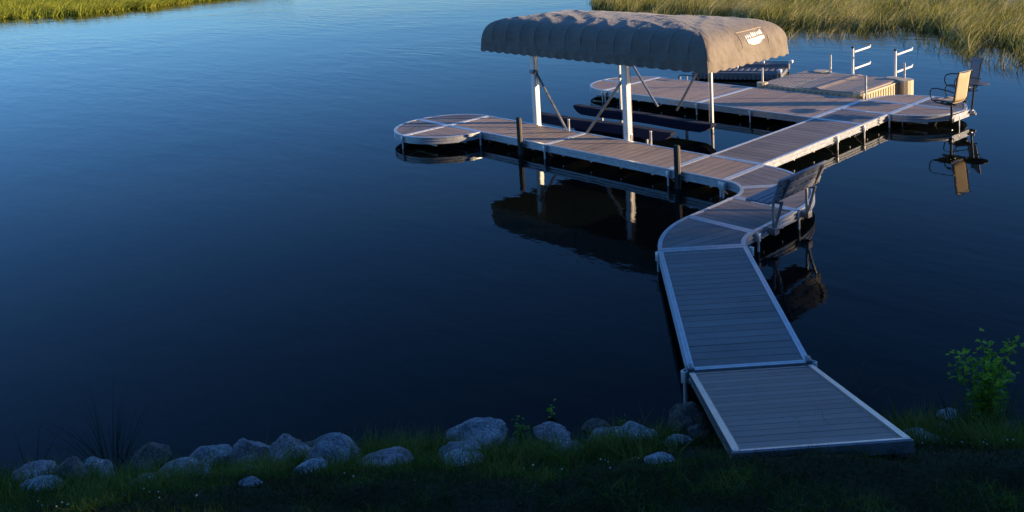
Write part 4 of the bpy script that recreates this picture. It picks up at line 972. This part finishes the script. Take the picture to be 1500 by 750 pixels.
# ------------------------------------------------------------------ reed beds standing in the lake
def ray_xy(px, py, z=WZ):
    p, _ = unproject(px, py, z); return p
def reed_bed(name, edge_px, depth, n_, h0, h1, wdt, mat, label, cell, fringe=1.9, segs=3, tone0=.45):
    """edge_px: water-side edge along the photograph's reed line; the bed extends away from the camera"""
    E = [ray_xy(*q) for q in edge_px]; seg = np.array([[q.x, q.y] for q in E]); L_ = np.r_[0, np.cumsum(np.hypot(*np.diff(seg, axis=0).T))]
    s_ = G.uniform(0, L_[-1], n_); ex = np.interp(s_, L_, seg[:, 0]); ey = np.interp(s_, L_, seg[:, 1])
    dpt = depth * G.random(n_) ** 1.25
    away = np.array([ex - CAM.x, ey - CAM.y]); away /= np.hypot(*away)
    jag = np.array([noise.noise(Vector((float(a) * .35, 1.5, 0))) * fringe + noise.noise(Vector((float(a) * 1.3, 4.5, 0))) * fringe * .55 for a in s_])
    x = ex + away[0] * (dpt + jag) ; y = ey + away[1] * (dpt + jag)
    cl = np.array([noise.noise(Vector((float(a) * cell, float(b_) * cell, 2.2))) for a, b_ in zip(x, y)])
    cl2 = np.array([noise.noise(Vector((float(a) * cell * 3.1, float(b_) * cell * 3.1, 8.2))) for a, b_ in zip(x, y)])
    keep = G.random(n_) < np.clip(.50 + 1.6 * cl + 1.5 * cl2 + .25 * np.clip(dpt / 3, 0, 1), .02, 1) * np.clip(.25 + dpt / 2.2, 0, 1)
    x, y, cl, cl2 = x[keep], y[keep], cl[keep], cl2[keep]; m_ = len(x)
    P = np.stack([x, y, np.full(m_, WZ - .15)], -1)
    h = G.uniform(h0, h1, m_) * (1 + .35 * cl2); wa = YAW + math.pi + .2
    Vb, Fb = blades(P, h, wdt * G.uniform(.7, 1.3, m_), G.uniform(.02, .55, m_), wind=(cu * .45 * (1 + cl * 1.8), su * .45 * (1 + cl * 1.8)), segs=segs)
    o = mesh_np(name, Vb, Fb, mat, tone=tones(m_, segs, tone0 + .5 * cl + .55 * cl2 + G.normal(0, .26, m_)))
    return tag(o, label, 'reeds', kind='stuff')
reed_bed('reed_bed', [(868, 14), (930, 18), (1000, 21), (1080, 28), (1160, 43), (1240, 38), (1320, 44), (1370, 52), (1420, 72), (1500, 84), (1640, 104), (1900, 126)], 20, 64000, .5, 1.05, .036, REED, 'golden green reed bed standing in the lake beyond the boat lift', .45)
mz = reed_bed('marsh', [(-260, 46), (-120, 38), (0, 29), (90, 24), (180, 15), (260, 6), (330, -2), (420, -14)], 45, 90000, .45, .9, .085, MARSH, 'bright olive marsh field across the water in the upper left', .25, fringe=1.2, segs=2, tone0=.5)
# sparse emergent stems in front of the bed
reed_bed('sparse_reeds', [(860, 10), (1000, 32), (1160, 62), (1300, 62), (1400, 84), (1500, 112)], 3.4, 2600, .3, .8, .02, REED, 'loose scattered reed stems at the water side of the reed bed', .9)

# ------------------------------------------------------------------ shade trees on the bank to the right of the dock
def tree_mesh(seed, H, crown_r, nleaf):
    r_ = random.Random(seed); g = np.random.default_rng(seed); t = thing('shore_tree', (0, 0, 0), None, None)
    mb = MB(); trunk = [Vector((0, 0, -.3)), Vector((.05, .02, H * .15)), Vector((.12, -.05, H * .35)), Vector((.05, .05, H * .6)), Vector((0, 0, H * .85))]
    mb.tube(trunk, [.20, .17, .14, .09, .03], 10); blobs = []
    for k in range(15):
        zz = H * r_.uniform(.12, .85); a = r_.uniform(0, 6.28); l_ = crown_r * r_.uniform(.5, 1) * (1 - .5 * abs(zz / H - .4)); b_ = Vector((.08, 0, zz)); e_ = b_ + Vector((math.cos(a) * l_, math.sin(a) * l_, l_ * r_.uniform(.1, .5)))
        mb.tube([b_, b_.lerp(e_, .5) + Vector((0, 0, .1)), e_], [.06, .04, .015], 6); blobs += [(e_, crown_r * r_.uniform(.25, .42)), (b_.lerp(e_, .6), crown_r * r_.uniform(.22, .35))]
    blobs.append((Vector((0, 0, H * .92)), crown_r * .35))
    mb.build('trunk', BARK, t, smooth=True)
    idx = g.integers(0, len(blobs), nleaf); c = np.array([tuple(b_[0]) for b_ in blobs])[idx]; rad = np.array([b_[1] for b_ in blobs])[idx]
    dvec = g.normal(size=(nleaf, 3)); dvec /= np.linalg.norm(dvec, axis=1)[:, None]
    C = c + dvec * (rad * g.random(nleaf) ** .45)[:, None] * np.array([1.15, 1.15, .85])
    Vl, Fl, T = leaf_cloud(C, 0, g.uniform(.14, .26, nleaf), .5 + .2 * g.normal(size=nleaf), .75)
    mesh_np('crown', Vl, Fl, LEAF, t, tone=T); return t
protos = [tree_mesh(11, 7.5, 2.6, 9000), tree_mesh(12, 9.0, 3.0, 10000), tree_mesh(13, 6.2, 2.4, 8000)]
def sunw(s_, w_):      # s_ metres towards the sun, w_ metres across
    x, y = s_ * math.cos(SUN_AZ) - w_ * math.sin(SUN_AZ), s_ * math.sin(SUN_AZ) + w_ * math.cos(SUN_AZ)
    return (x * cu + y * su, -x * su + y * cu)
spots = [sunw(*q_) for q_ in ((23, -4.4), (22, -8.2), (24, -11.4), (22, -14.8), (23, -18), (21, -21), (30, -3.6), (26, -5.6), (30, -9.8), (28, -13), (30, -16.4), (29, -20), (35, -5.0), (36, -8.6), (35, -12), (36, -15.5), (35, -19), (34, -23))] + [
         (-38, -31), (-30, -27), (-23, -33), (-16, -29), (-9, -34), (-3, -30), (4, -33), (10, -29), (16, -27), (-47, -27), (-12, -24), (7, -25)]  # unseen trees behind the view, added to block low sky and deepen shade
used = set()
for i, (u_, v_) in enumerate(spots):
    pr = protos[i % 3]
    o = pr if (i % 3) not in used else copy_tree(pr); used.add(i % 3)
    x, y = uv(u_, v_); o.location = (x, y, float(bank_z(u_, v_)) - .05); o.rotation_euler = (0, 0, i * 1.9); s_ = .9 + .25 * ((i * 7) % 5) / 5 + (.55 if i > 17 else 0); o.scale = (s_, s_, s_)
    if i < 18: tag(o, 'bushy green broadleaf tree on the bank to the right of the dock', 'tree', 'shade trees on the right bank')
    else: tag(o, 'tall unseen broadleaf tree added behind the bank to block low sky', 'tree', 'unseen trees added behind the lawn')
